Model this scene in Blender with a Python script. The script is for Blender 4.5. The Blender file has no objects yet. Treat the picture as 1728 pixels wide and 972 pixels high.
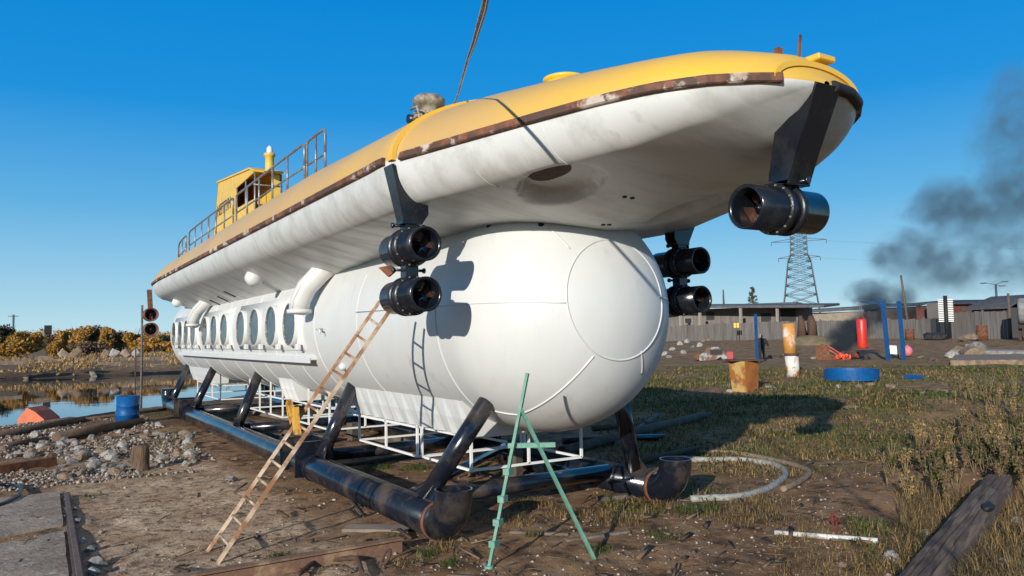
import bpy, bmesh, math, random
import numpy as np
from mathutils import Vector, Matrix, noise
from mathutils.bvhtree import BVHTree
random.seed(7); rng = np.random.RandomState(7)
R_ = math.radians; PI = math.pi
scn = bpy.context.scene
C = scn.collection

# ------------------------------------------------------------------ camera, light
F = 1300.0
CAM = Vector((7.09, -4.92, 2.0))
YAW = math.atan2(.53, -.85); PIT = math.atan(82 / F); ROLL = R_(1.1)
FW = Vector((math.cos(YAW) * math.cos(PIT), math.sin(YAW) * math.cos(PIT), math.sin(PIT)))
_r = FW.cross(Vector((0, 0, 1))).normalized(); _u = _r.cross(FW)
CR = _r * math.cos(ROLL) - _u * math.sin(ROLL)
CU = _r * math.sin(ROLL) + _u * math.cos(ROLL)
cd = bpy.data.cameras.new('camera'); cam = bpy.data.objects.new('camera', cd); C.objects.link(cam)
cd.sensor_width = 36; cd.lens = F / 1728 * 36; cd.clip_start = .05; cd.clip_end = 4000
M = Matrix((CR, CU, -FW)).transposed().to_4x4(); M.translation = CAM
cam.matrix_world = M
scn.camera = cam

SUN_AZ, SUN_EL = -54.0, 15.5
w = bpy.data.worlds.new('World'); scn.world = w; w.use_nodes = True
nt = w.node_tree; nt.nodes.clear()
sky = nt.nodes.new('ShaderNodeTexSky'); sky.sky_type = 'NISHITA'; sky.sun_disc = False
sky.sun_elevation = R_(SUN_EL); sky.sun_rotation = R_(90 - SUN_AZ)
sky.altitude = 300; sky.air_density = 1.0; sky.dust_density = 0.35; sky.ozone_density = 2.5
hs = nt.nodes.new('ShaderNodeHueSaturation'); hs.inputs['Saturation'].default_value = 1.35; hs.inputs['Value'].default_value = 1.0
bg = nt.nodes.new('ShaderNodeBackground'); bg.inputs[1].default_value = .135
wo = nt.nodes.new('ShaderNodeOutputWorld')
# clear autumn air: keep the horizon blue instead of the low-sun yellow of the clear-sky model
wtc = nt.nodes.new('ShaderNodeTexCoord'); wsx = nt.nodes.new('ShaderNodeSeparateXYZ'); nt.links.new(wtc.outputs['Generated'], wsx.inputs[0])
wr = nt.nodes.new('ShaderNodeValToRGB'); nt.links.new(wsx.outputs[2], wr.inputs[0])
cr = wr.color_ramp; cr.elements[0].position = 0.0; cr.elements[0].color = (3.3, 4.8, 5.5, 1); cr.elements[1].position = 1.0; cr.elements[1].color = (.95, 1.35, 2.2, 1)
for ps, cc in ((.06, (2.1, 3.85, 5.1)), (.16, (.75, 2.75, 4.8)), (.28, (.06, 1.80, 4.6)), (.42, (.0, 1.50, 4.3)), (.60, (.75, 1.5, 2.9))):
    e = cr.elements.new(ps); e.color = (*cc, 1)
wm_ = nt.nodes.new('ShaderNodeMix'); wm_.data_type = 'RGBA'; wm_.inputs[0].default_value = .92
nt.links.new(hs.outputs[0], wm_.inputs[6]); nt.links.new(wr.outputs[0], wm_.inputs[7])
nt.links.new(sky.outputs[0], hs.inputs['Color']); nt.links.new(wm_.outputs[2], bg.inputs[0]); nt.links.new(bg.outputs[0], wo.inputs[0])
sl = bpy.data.lights.new('sun', 'SUN'); sl.energy = 4.4; sl.angle = R_(.5); sl.color = (1, .94, .84)
so = bpy.data.objects.new('sun', sl); C.objects.link(so)
SD = Vector((math.cos(R_(SUN_AZ)) * math.cos(R_(SUN_EL)), math.sin(R_(SUN_AZ)) * math.cos(R_(SUN_EL)), math.sin(R_(SUN_EL))))
so.rotation_euler = (-SD).to_track_quat('-Z', 'Y').to_euler(); so.location = SD * 50
scn.view_settings.view_transform = 'Standard'; scn.view_settings.look = 'None'
scn.view_settings.exposure = 0.22; scn.view_settings.gamma = 1; scn.view_settings.use_curve_mapping = False
scn.render.engine = 'CYCLES'; scn.cycles.volume_step_rate = 3; scn.cycles.volume_max_steps = 64
scn.render.resolution_x = 1024; scn.render.resolution_y = 576

# ------------------------------------------------------------------ placing helpers
def ray(px, py): return (FW * F + CR * (px - 864) - CU * (py - 486))
def onplane(px, py, ax, val):
    d = ray(px, py); return CAM + d * ((val - CAM[ax]) / d[ax])
def hdir(px):
    d = ray(px, 560); d.z = 0; return d.normalized()
def sstep(a, b, x):
    if a == b: return 0.
    t = max(0., min(1., (x - a) / (b - a))); return t * t * (3 - 2 * t)
SHORE = [(-13.0, -9.5), (-15.5, -6.4), (-17.5, -4.9), (-19.2, -3.2), (-20.5, -1.4), (-22.0, .6), (-25, 4), (-30, 9)]
def shore_s(x, y):   # >0 : beyond the near shoreline (towards the water)
    best = 1e9; sg = 1
    for i in range(len(SHORE) - 1):
        ax, ay = SHORE[i]; bx, by = SHORE[i + 1]
        dx, dy = bx - ax, by - ay; t = max(0, min(1, ((x - ax) * dx + (y - ay) * dy) / (dx * dx + dy * dy)))
        ex, ey = x - ax - t * dx, y - ay - t * dy; q = ex * ex + ey * ey
        if q < best: best = q; sg = 1 if (dx * ey - dy * ex) > 0 else -1
    return sg * math.sqrt(best)
def gz_base(x, y):
    rx, ry = x - CAM.x, y - CAM.y; r = math.hypot(rx, ry)
    z = 0.0
    ang = math.degrees(math.atan2(ry, rx)) % 360
    land = 1 - sstep(150, 156, ang) if ang < 270 else 1.0
    z += land * (.25 * sstep(22, 50, r) + .75 * sstep(50, 92, r))
    if ang > 138 and ang < 262:                               # the channel
        side = sstep(148, 154, ang) * (1 - sstep(235, 250, ang))
        s = -shore_s(x, y) if False else shore_s(x, y)
        if s > -1.2:
            d = sstep(-.5, 2.2, s) * 1.5
            far = sstep(-60.5, -68, x); far2 = sstep(60.5, 68, -x)
            d = d * (1 - far2)
            z = z * (1 - side) + side * (-d + .85 * sstep(61, 80, -x))
    # mounds and banks on the right
    for (mx, my, a, s) in MOUNDS:
        q = ((x - mx) ** 2 + (y - my) ** 2) / (s * s)
        if q < 9: z += a * math.exp(-q)
    return z
def ground_px(px, py, z=0.0):
    p = onplane(px, py, 2, z)
    for _ in range(6): p = onplane(px, py, 2, gz_base(p.x, p.y))
    return p
MOUNDS = []
for (px, py, a, s) in [(1690, 800, .30, 1.5), (1480, 690, .16, 2.6), (1620, 700, .28, 3.0), (1330, 690, .10, 3.0)]:
    p = onplane(px, py, 2, 0); MOUNDS.append((p.x, p.y, a, s))
def gz(x, y):
    r = math.hypot(x - CAM.x, y - CAM.y)
    z = gz_base(x, y)
    k = sstep(1.0, 6, abs(y) if -20 < x < 1.5 else 5)
    n = noise.fractal(Vector((x * .55, y * .55, 3.1)), 1.0, 2.1, 5)
    z += n * (.035 + .05 * sstep(6, 30, r)) * (.45 + .55 * k)
    if r < 45:
        c_ = max(0, noise.noise(Vector((x * 1.1, y * 1.1, 12))) + .25) * k
        z += noise.noise(Vector((x * 3.6, y * 3.6, 0))) * (.014 + .05 * c_) + noise.noise(Vector((x * 9.5, y * 9.5, 5))) * (.007 + .022 * c_)
    return z
def at(px, py):          # ground point under a pixel of the photograph
    p = ground_px(px, py); return Vector((p.x, p.y, gz(p.x, p.y)))
def far(px, d):          # ground point at a distance along a bearing
    h = hdir(px); x, y = CAM.x + h.x * d, CAM.y + h.y * d
    return Vector((x, y, gz(x, y)))
def zat(p, py):          # height of the line of sight through row py above point p
    d = p - CAM; q = Vector((p.x, p.y, 0))
    lo, hi = -5, 60
    for _ in range(40):
        mid = (lo + hi) / 2; v = Vector((p.x, p.y, mid)) - CAM
        yy = 486 - F * v.dot(CU) / v.dot(FW)
        if yy > py: lo = mid
        else: hi = mid
    return mid

# ------------------------------------------------------------------ materials
MATS = {}
def mat(name, col, rough=.6, metal=0, c2=None, scale=3., thr=(.4, .65), bump=0., bscale=20., coat=0., stretch=(1, 1, 1), detail=6, c3=None, s3=1.5, t3=(.55, .7), spec=.5, coord='Object', rvar=0.):
    if name in MATS: return MATS[name]
    m = bpy.data.materials.new(name); m.use_nodes = True; n = m.node_tree; b = n.nodes['Principled BSDF']
    b.inputs['Roughness'].default_value = rough; b.inputs['Metallic'].default_value = metal
    b.inputs['Coat Weight'].default_value = coat; b.inputs['Specular IOR Level'].default_value = spec
    b.inputs['Coat Roughness'].default_value = .12
    tc = n.nodes.new('ShaderNodeTexCoord'); mp = n.nodes.new('ShaderNodeMapping'); mp.inputs['Scale'].default_value = stretch
    n.links.new(tc.outputs[coord], mp.inputs[0])
    out = None
    def layer(prev, colr, sc, th, seed):
        t = n.nodes.new('ShaderNodeTexNoise'); t.inputs['Scale'].default_value = sc; t.inputs['Detail'].default_value = detail
        t.inputs['Roughness'].default_value = .62; t.noise_dimensions = '4D'; t.inputs['W'].default_value = seed
        n.links.new(mp.outputs[0], t.inputs['Vector'])
        r = n.nodes.new('ShaderNodeMapRange'); r.inputs[1].default_value = th[0]; r.inputs[2].default_value = th[1]
        n.links.new(t.outputs[0], r.inputs[0])
        x = n.nodes.new('ShaderNodeMix'); x.data_type = 'RGBA'
        if isinstance(prev, tuple): x.inputs[6].default_value = (*prev, 1)
        else: n.links.new(prev, x.inputs[6])
        x.inputs[7].default_value = (*colr, 1); n.links.new(r.outputs[0], x.inputs[0])
        return x.outputs[2], r.outputs[0]
    cur = col
    if c2: cur, fac = layer(cur, c2, scale, thr, 1.3)
    if c3: cur, _ = layer(cur, c3, s3, t3, 7.7)
    if isinstance(cur, tuple): b.inputs['Base Color'].default_value = (*cur, 1)
    else: n.links.new(cur, b.inputs['Base Color'])
    if rvar and c2:
        r = n.nodes.new('ShaderNodeMapRange'); r.inputs[3].default_value = rough; r.inputs[4].default_value = min(1, rough + rvar)
        n.links.new(fac, r.inputs[0]); n.links.new(r.outputs[0], b.inputs['Roughness'])
    if bump:
        t = n.nodes.new('ShaderNodeTexNoise'); t.inputs['Scale'].default_value = bscale; t.inputs['Detail'].default_value = 5
        n.links.new(mp.outputs[0], t.inputs['Vector'])
        bp = n.nodes.new('ShaderNodeBump'); bp.inputs['Strength'].default_value = bump; bp.inputs['Distance'].default_value = .02
        n.links.new(t.outputs[0], bp.inputs['Height']); n.links.new(bp.outputs[0], b.inputs['Normal'])
        if coat: n.links.new(bp.outputs[0], b.inputs['Coat Normal'])
    MATS[name] = m; return m

white = mat('white_hull_paint', (.62, .625, .61), .38, c2=(.53, .535, .515), scale=1.1, thr=(.42, .75), bump=.35, bscale=1.3, c3=(.42, .40, .35), s3=4, t3=(.60, .86), stretch=(1, 1, .45), rvar=.15, spec=.5)
under = mat('white_underside_paint', (.62, .625, .605), .42, c2=(.42, .415, .38), scale=2.6, thr=(.46, .70), bump=.35, bscale=1.6, stretch=(1.3, .30, 1), c3=(.36, .34, .30), s3=6, t3=(.60, .85), rvar=.2)
yellow = mat('yellow_deck_paint', (.80, .47, .03), .42, c2=(.70, .42, .07), scale=1.6, thr=(.42, .7), bump=.06, bscale=3, coat=.15, c3=(.42, .30, .16), s3=7, t3=(.68, .85), rvar=.2)
yellow2 = mat('yellow_cab_paint', (.72, .46, .06), .5, c2=(.55, .36, .10), scale=4, thr=(.45, .7), bump=.1)
railrust = mat('rub_rail_worn', (.085, .045, .03), .75, c2=(.50, .42, .36), scale=3.6, thr=(.52, .57), bump=.5, bscale=14, c3=(.22, .08, .04), s3=5, t3=(.5, .62), detail=9)
black = mat('black_gloss_paint', (.006, .008, .013), .22, c2=(.02, .02, .022), scale=5, thr=(.5, .75), bump=.05, bscale=12, rvar=.3, coat=.3)
blackm = mat('black_worn_paint', (.010, .011, .015), .35, c2=(.05, .045, .04), scale=16, thr=(.62, .75), bump=.15, bscale=25)
pipe_m = mat('black_skid_paint', (.007, .010, .018), .20, c2=(.05, .038, .03), scale=4, thr=(.56, .78), bump=.10, bscale=8, rvar=.5, coat=.3, c3=(.085, .062, .045), s3=2.2, t3=(.50, .72), detail=8)
rust = mat('rust', (.20, .075, .03), .85, c2=(.07, .03, .018), scale=9, thr=(.4, .65), bump=.5, bscale=30)
rustdk = mat('dark_rust', (.075, .04, .028), .85, c2=(.15, .07, .035), scale=7, thr=(.5, .7), bump=.5, bscale=30)
glass = mat('porthole_glass', (.030, .055, .070), .17, c2=(.08, .10, .105), scale=4, spec=.32)
rim_m = mat('porthole_rim', (.13, .12, .11), .45, c2=(.42, .38, .33), scale=20, thr=(.5, .7))
cagew = mat('white_cage_paint', (.74, .73, .70), .5, c2=(.45, .36, .27), scale=14, thr=(.6, .75))
galv = mat('grey_rail_steel', (.30, .31, .33), .45, .5, c2=(.18, .15, .13), scale=12)
wood = mat('weathered_timber', (.20, .16, .12), .85, c2=(.09, .07, .055), scale=5, thr=(.35, .65), bump=.7, bscale=18, stretch=(.25, 2.2, 2.2))
woodd = mat('dark_timber', (.085, .065, .05), .9, c2=(.17, .13, .09), scale=5, thr=(.45, .7), bump=.8, bscale=20)
conc = mat('old_concrete', (.34, .265, .20), .92, c2=(.19, .135, .095), scale=1.8, thr=(.4, .62), bump=.8, bscale=18, c3=(.42, .36, .30), s3=9, t3=(.55, .7))
bluep = mat('blue_drum_paint', (.003, .085, .27), .5, c2=(.006, .045, .14), scale=6, thr=(.5, .7), bump=.15, spec=.3)
bluel = mat('blue_post_paint', (.001, .055, .18), .7, c2=(.002, .035, .11), scale=8, bump=.1, spec=.15)
redp = mat('red_vinyl', (.62, .02, .015), .35, c2=(.5, .05, .03), scale=5)
orange = mat('orange_paint', (.62, .13, .04), .6, c2=(.40, .09, .04), scale=4, bump=.2)
green = mat('green_trestle_paint', (.11, .28, .20), .6, c2=(.19, .33, .26), scale=15, thr=(.45, .65), bump=.2, c3=(.25, .16, .09), s3=22, t3=(.64, .72))
hosem = mat('grey_hose', (.34, .34, .31), .8, c2=(.20, .19, .17), scale=14, bump=.5, bscale=60)
hoset = mat('tan_rope', (.28, .21, .14), .9, c2=(.16, .12, .08), scale=14, bump=.6, bscale=60)
ropem = mat('rope', (.46, .40, .32), .9, c2=(.22, .17, .12), scale=18, thr=(.4, .6), bump=.6, bscale=90)
rock_a = mat('grey_stone', (.25, .235, .22), .9, c2=(.12, .10, .085), scale=4, bump=.6, bscale=14)
rock_b = mat('tan_stone', (.27, .19, .125), .9, c2=(.13, .09, .06), scale=4, bump=.6, bscale=14)
rock_c = mat('pale_stone', (.40, .38, .35), .9, c2=(.19, .165, .14), scale=4, bump=.6, bscale=14)
fence_m = mat('grey_plank_fence', (.15, .137, .125), .9, c2=(.075, .068, .062), scale=1.2, thr=(.35, .7), stretch=(4, 4, .3), bump=.3)
shed_m = mat('shed_boards', (.17, .15, .135), .9, c2=(.10, .09, .08), scale=1.2, stretch=(3, 3, .4))
dark = mat('soot_dark', (.012, .012, .013), .7)
brick = mat('red_brick', (.22, .085, .06), .9, c2=(.15, .06, .045), scale=3)
tanwall = mat('tan_render', (.30, .25, .19), .9, c2=(.22, .18, .14), scale=2)
roof_m = mat('grey_roof', (.10, .10, .11), .8, c2=(.06, .06, .065), scale=2)
tank_m = mat('grey_tank', (.34, .34, .33), .5, .2, c2=(.22, .20, .18), scale=2)
peel = mat('peeling_white_rust', (.66, .62, .57), .7, c2=(.45, .17, .04), scale=3.4, thr=(.47, .56), bump=.3)
ochre = mat('ochre_rust_plate', (.46, .30, .10), .8, c2=(.30, .10, .02), scale=2.6, thr=(.44, .55), bump=.3, c3=(.05, .03, .03), s3=2, t3=(.6, .72))
bark = mat('bark', (.09, .065, .045), .9, c2=(.15, .11, .08), scale=6, bump=.6)
skin = mat('skin', (.5, .32, .24), .6)
cloth = mat('dark_jacket', (.018, .018, .022), .9)
hairm = mat('grey_hair', (.55, .53, .5), .8)
pink = mat('pink_rubber', (.6, .16, .2), .6)
plank_w = mat('white_board', (.75, .72, .63), .7)
pylonm = mat('pylon_steel', (.13, .15, .17), .6, .3)
def leafmat(name, a, b):
    m = bpy.data.materials.new(name); m.use_nodes = True; n = m.node_tree; p = n.nodes['Principled BSDF']; p.inputs['Roughness'].default_value = .75
    g = n.nodes.new('ShaderNodeNewGeometry'); x = n.nodes.new('ShaderNodeMix'); x.data_type = 'RGBA'
    x.inputs[6].default_value = (*a, 1); x.inputs[7].default_value = (*b, 1)
    n.links.new(g.outputs['Random Per Island'], x.inputs[0]); n.links.new(x.outputs[2], p.inputs['Base Color'])
    tr = n.nodes.new('ShaderNodeBsdfTranslucent'); n.links.new(x.outputs[2], tr.inputs[0])
    ms = n.nodes.new('ShaderNodeMixShader'); ms.inputs[0].default_value = .25
    o = n.nodes['Material Output']; n.links.new(p.outputs[0], ms.inputs[1]); n.links.new(tr.outputs[0], ms.inputs[2]); n.links.new(ms.outputs[0], o.inputs[0])
    return m
LF = dict(gold=leafmat('gold_leaves', (.50, .27, .035), (.24, .13, .03)), amber=leafmat('amber_leaves', (.62, .34, .06), (.34, .18, .05)),
          olive=leafmat('olive_leaves', (.11, .10, .03), (.045, .05, .018)), brown=leafmat('brown_twigs', (.24, .15, .08), (.13, .085, .05)),
          straw=leafmat('straw', (.21, .155, .07), (.09, .065, .03)), grass=leafmat('grass_green', (.14, .175, .03), (.05, .07, .014)),
          drygrass=leafmat('dry_grass_blades', (.44, .285, .115), (.11, .085, .032)), banks=leafmat('bank_scrub_blades', (.58, .36, .14), (.30, .18, .07)), red=leafmat('red_leaves', (.24, .05, .03), (.14, .04, .03)),
          pine=leafmat('pine_needles', (.055, .075, .04), (.10, .09, .05)))

# ------------------------------------------------------------------ mesh building
class MB:
    def __init__(s): s.bm = bmesh.new()
    def box(s, c, d, rot=None, bev=0.):
        r = bmesh.ops.create_cube(s.bm, size=1); vs = r['verts']
        bmesh.ops.scale(s.bm, vec=d, verts=vs)
        if bev:
            es = list({e for v in vs for e in v.link_edges})
            rr = bmesh.ops.bevel(s.bm, geom=es, offset=bev, segments=1, affect='EDGES'); vs = list({v for f in rr['faces'] for v in f.verts} | {v for v in vs if v.is_valid})
        if rot is not None:
            bmesh.ops.rotate(s.bm, cent=(0, 0, 0), matrix=rot, verts=vs)
        bmesh.ops.translate(s.bm, vec=c, verts=vs); return s
    def bar(s, a, b, wd, h=None, up=(0, 0, 1), bev=0.):
        a, b = Vector(a), Vector(b); d = b - a; L = d.length; d.normalize(); up = Vector(up)
        if abs(d.dot(up)) > .98: up = Vector((1, 0, 0))
        y = up.cross(d).normalized(); z = d.cross(y)
        return s.box((a + b) / 2, (L, wd, h or wd), Matrix((d, y, z)).transposed(), bev)
    def tube(s, pts, r, n=12, caps=True, radii=None, smooth=True, closed=False):
        pts = [Vector(p) for p in pts]; rings = []
        prev = None
        for i, p in enumerate(pts):
            if closed: t = (pts[(i + 1) % len(pts)] - pts[i - 1]).normalized()
            else: t = (pts[min(i + 1, len(pts) - 1)] - pts[max(i - 1, 0)]).normalized()
            if prev is None:
                u = t.cross(Vector((0, 0, 1)));
                if u.length < .05: u = t.cross(Vector((1, 0, 0)))
                u.normalize()
            else:
                u = (prev - t * prev.dot(t)).normalized()
            prev = u; v = t.cross(u); rr = radii[i] if radii else r
            rings.append([s.bm.verts.new(p + (u * math.cos(2 * PI * k / n) + v * math.sin(2 * PI * k / n)) * rr) for k in range(n)])
        m = len(rings)
        for i in range(m if closed else m - 1):
            A, B = rings[i], rings[(i + 1) % m]
            for k in range(n):
                f = s.bm.faces.new((A[k], A[(k + 1) % n], B[(k + 1) % n], B[k])); f.smooth = smooth
        if caps and not closed:
            s.bm.faces.new(rings[0][::-1]); s.bm.faces.new(rings[-1])
        return s
    def lathe(s, prof, n=32, c=(0, 0, 0), axis='Z', smooth=True, rot=None):
        rings = []
        for (r, z) in prof:
            ring = []
            for k in range(n):
                a = 2 * PI * k / n; p = Vector((r * math.cos(a), r * math.sin(a), z))
                if axis == 'X': p = Vector((p.z, p.x, p.y))
                if axis == 'Y': p = Vector((p.y, p.z, p.x))
                if rot is not None: p = rot @ p
                ring.append(s.bm.verts.new(p + Vector(c)))
            rings.append(ring)
        for i in range(len(rings) - 1):
            for k in range(n):
                f = s.bm.faces.new((rings[i][k], rings[i][(k + 1) % n], rings[i + 1][(k + 1) % n], rings[i + 1][k])); f.smooth = smooth
        return s
    def cap(s, ring): s.bm.faces.new(ring)
    def poly(s, pts, thick, nrm):
        nrm = Vector(nrm); a = [s.bm.verts.new(Vector(p)) for p in pts]; b = [s.bm.verts.new(Vector(p) + nrm * thick) for p in pts]
        s.bm.faces.new(a); s.bm.faces.new(b[::-1]); n = len(a)
        for i in range(n): s.bm.faces.new((a[i], b[i], b[(i + 1) % n], a[(i + 1) % n]))
        return s
    def blob(s, c, d, sub=2, amp=.15, fr=1.5, rot=0, smooth=False, seed=0):
        r = bmesh.ops.create_icosphere(s.bm, subdivisions=sub, radius=1)
        for v in r['verts']:
            k = 1 + amp * noise.noise(v.co * fr + Vector((seed, seed * 1.7, 0))) * 2
            q = v.co * k; q = Vector((q.x * d[0], q.y * d[1], q.z * d[2]))
            q.rotate(Matrix.Rotation(rot, 3, 'Z')); v.co = q + Vector(c)
        if smooth:
            for v in r['verts']:
                for f in v.link_faces: f.smooth = True
        return s
    def build(s, name, m, parent=None, loc=None, autos=False):
        bmesh.ops.recalc_face_normals(s.bm, faces=s.bm.faces)
        me = bpy.data.meshes.new(name); s.bm.to_mesh(me); s.bm.free()
        if m: me.materials.append(m)
        o = bpy.data.objects.new(name, me); C.objects.link(o)
        if loc is not None:   # geometry given in world space: move origin
            L = Vector(loc); me.transform(Matrix.Translation(-L)); o.location = L
        if parent is not None:
            o.parent = parent; o.location = o.location - wloc(parent)
        return o
def wloc(o):
    L = o.location.copy()
    while o.parent: o = o.parent; L += o.location
    return L
def tag(o, label=None, cat=None, group=None, kind=None):
    if label: o['label'] = label
    if cat: o['category'] = cat
    if group: o['group'] = group
    if kind: o['kind'] = kind
    return o
def thing(name, loc, label, cat, group=None):
    o = bpy.data.objects.new(name, None); o.empty_display_size = .2; C.objects.link(o); o.location = loc
    return tag(o, label, cat, group)
def copy_tree(o, parent=None):
    c = o.copy(); C.objects.link(c)
    if parent is not None: c.parent = parent
    for ch in list(o.children): copy_tree(ch, c)
    return c
def rawmesh(name, V, Fq, m, smooth=False, nper=4):
    me = bpy.data.meshes.new(name); V = np.asarray(V, dtype=np.float32); Fq = np.asarray(Fq, dtype=np.int32)
    me.vertices.add(len(V)); me.vertices.foreach_set('co', V.ravel())
    me.loops.add(Fq.size); me.loops.foreach_set('vertex_index', Fq.ravel())
    me.polygons.add(len(Fq)); me.polygons.foreach_set('loop_start', np.arange(0, Fq.size, Fq.shape[1], dtype=np.int32))
    me.polygons.foreach_set('loop_total', np.full(len(Fq), Fq.shape[1], dtype=np.int32))
    if smooth: me.polygons.foreach_set('use_smooth', np.ones(len(Fq), dtype=bool))
    me.update(calc_edges=True); me.validate()
    if m: me.materials.append(m)
    o = bpy.data.objects.new(name, me); C.objects.link(o); return o

# ------------------------------------------------------------------ ground sheet
def grass_amount(x, y):
    rx, ry = x - CAM.x, y - CAM.y; r = math.hypot(rx, ry); ang = math.degrees(math.atan2(ry, rx)) % 360
    n = noise.fractal(Vector((x * .22, y * .22, 9)), 1, 2, 4) * .5 + .5
    n2 = noise.noise(Vector((x * .9, y * .9, 4))) * .5 + .5
    g = 0
    if ang < 142 and r > 6:
        g = sstep(.30, .62, n) * (.55 + .45 * n2) * sstep(6, 11, r)
        g = max(g, sstep(14, 20, r) * (1 - sstep(36, 46, r)) * sstep(.15, .42, n))
        g *= 1 - .6 * sstep(45, 70, r)
    if ang >= 142 and x < -3 and y < 6: g = .5 * sstep(.52, .75, n) * sstep(-2.6, -1.8, y)
    if ang < 125 and r <= 9: g = max(g, .75 * sstep(.25, .55, n2))
    if x < -66: g = .35
    return g
NR, NA = 360, 900
radii = np.concatenate([np.geomspace(1.2, 40, 300), np.geomspace(41, 2600, 60)])
dirang = YAW
# angles denser in the view
aa = np.linspace(-1, 1, NA); ang = dirang + np.sign(aa) * (np.abs(aa) ** 1.8) * PI
V = []; GA = []; PM = []; WT = []
for r in radii:
    for a in ang[:-1]:
        x = CAM.x + r * math.cos(a); y = CAM.y + r * math.sin(a); V.append((x, y, gz(x, y))); GA.append(grass_amount(x, y)); WT.append(sstep(.25, -.35, V[-1][2]) if (x < -13 and r < 120) else 0)
        # packed grey lane left of the hull
        PM.append(sstep(-4.9, -4.2, y) * (1 - sstep(-2.6, -1.9, y)) * sstep(-9.5, -7, x) * (1 - sstep(1.2, 2.6, x)) if r < 25 else (.8 * sstep(-66, -70, x) if (x < -66 and r < 180) else 0))
n1 = NA - 1; Fq = []
for i in range(len(radii) - 1):
    for j in range(n1):
        k = (j + 1) % n1; Fq.append((i * n1 + j, i * n1 + k, (i + 1) * n1 + k, (i + 1) * n1 + j))
V.append((CAM.x, CAM.y, gz(CAM.x, CAM.y))); GA.append(0); PM.append(0); WT.append(0)
gm = bpy.data.materials.new('dirt_ground'); gm.use_nodes = True; n = gm.node_tree; b = n.nodes['Principled BSDF']; b.inputs['Roughness'].default_value = .95; b.inputs['Specular IOR Level'].default_value = .2
tc = n.nodes.new('ShaderNodeTexCoord')
def nz(sc, det=8, rg=.65):
    t = n.nodes.new('ShaderNodeTexNoise'); t.inputs['Scale'].default_value = sc; t.inputs['Detail'].default_value = det; t.inputs['Roughness'].default_value = rg
    n.links.new(tc.outputs['Object'], t.inputs['Vector']); return t.outputs[0]
def mr(s, a, c, lo=0, hi=1):
    r = n.nodes.new('ShaderNodeMapRange'); r.inputs[1].default_value = a; r.inputs[2].default_value = c; r.inputs[3].default_value = lo; r.inputs[4].default_value = hi
    n.links.new(s, r.inputs[0]); return r.outputs[0]
def mx(f, a, c, bl='MIX'):
    x = n.nodes.new('ShaderNodeMix'); x.data_type = 'RGBA'; x.blend_type = bl
    if hasattr(f, 'links'): n.links.new(f, x.inputs[0])
    else: x.inputs[0].default_value = f
    for k, v in ((6, a), (7, c)):
        if isinstance(v, tuple): x.inputs[k].default_value = (*v, 1)
        else: n.links.new(v, x.inputs[k])
    return x.outputs[2]
def at_(nm):
    t = n.nodes.new('ShaderNodeAttribute'); t.attribute_name = nm; return t.outputs['Fac']
def mul(a, c, op='MULTIPLY'):
    t = n.nodes.new('ShaderNodeMath'); t.operation = op; n.links.new(a, t.inputs[0])
    if hasattr(c, 'links'): n.links.new(c, t.inputs[1])
    else: t.inputs[1].default_value = c
    return t.outputs[0]
dirt = mx(mr(nz(.9), .38, .62), (.195, .098, .044), (.37, .215, .11))
dirt = mx(mr(nz(7), .50, .68), dirt, (.33, .24, .165))
dirt = mx(mr(nz(2.4, 9), .50, .62, 0, .85), dirt, (.060, .035, .022))
lane = mx(mr(nz(1.7), .35, .62), (.36, .225, .135), (.68, .49, .325))
lane = mx(mr(nz(8), .48, .62, 0, .85), lane, (.145, .088, .052))
lane = mx(mr(nz(34, 3), .62, .70), lane, (.58, .50, .41))
dirt = mx(mul(at_('lane'), mr(nz(.8), .3, .5, .35, 1)), dirt, lane)
grs = mx(mr(nz(5), .4, .6), (.105, .095, .025), (.30, .19, .065))
col = mx(mul(at_('grass'), mr(nz(3.3), .35, .6, .2, .9)), dirt, grs)
col = mx(mr(nz(60, 4), .63, .72, 0, .55), col, (.36, .32, .27))
col = mx(mul(at_('wet'), .8), col, (.045, .034, .022))
n.links.new(col, b.inputs['Base Color'])
bp = n.nodes.new('ShaderNodeBump'); bp.inputs['Strength'].default_value = .9; bp.inputs['Distance'].default_value = .09
hh = mul(mul(nz(9, 10, .7), .7), mul(nz(45, 6, .7), .35), 'ADD'); n.links.new(hh, bp.inputs['Height']); n.links.new(bp.outputs[0], b.inputs['Normal'])
g = rawmesh('ground', V, Fq, gm, smooth=True); tag(g, kind='structure')
for nm, arr in (('grass', GA), ('lane', PM), ('wet', WT)):
    A = g.data.attributes.new(nm, 'FLOAT', 'POINT'); A.data.foreach_set('value', np.array(arr, dtype=np.float32))
# close the hole under the camera
bm = bmesh.new(); bm.from_mesh(g.data); bm.verts.ensure_lookup_table()
cv = bm.verts[len(V) - 1]
for j in range(n1): bm.faces.new((bm.verts[j], bm.verts[(j + 1) % n1], cv))
bmesh.ops.recalc_face_normals(bm, faces=bm.faces); bm.to_mesh(g.data); bm.free()

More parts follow.
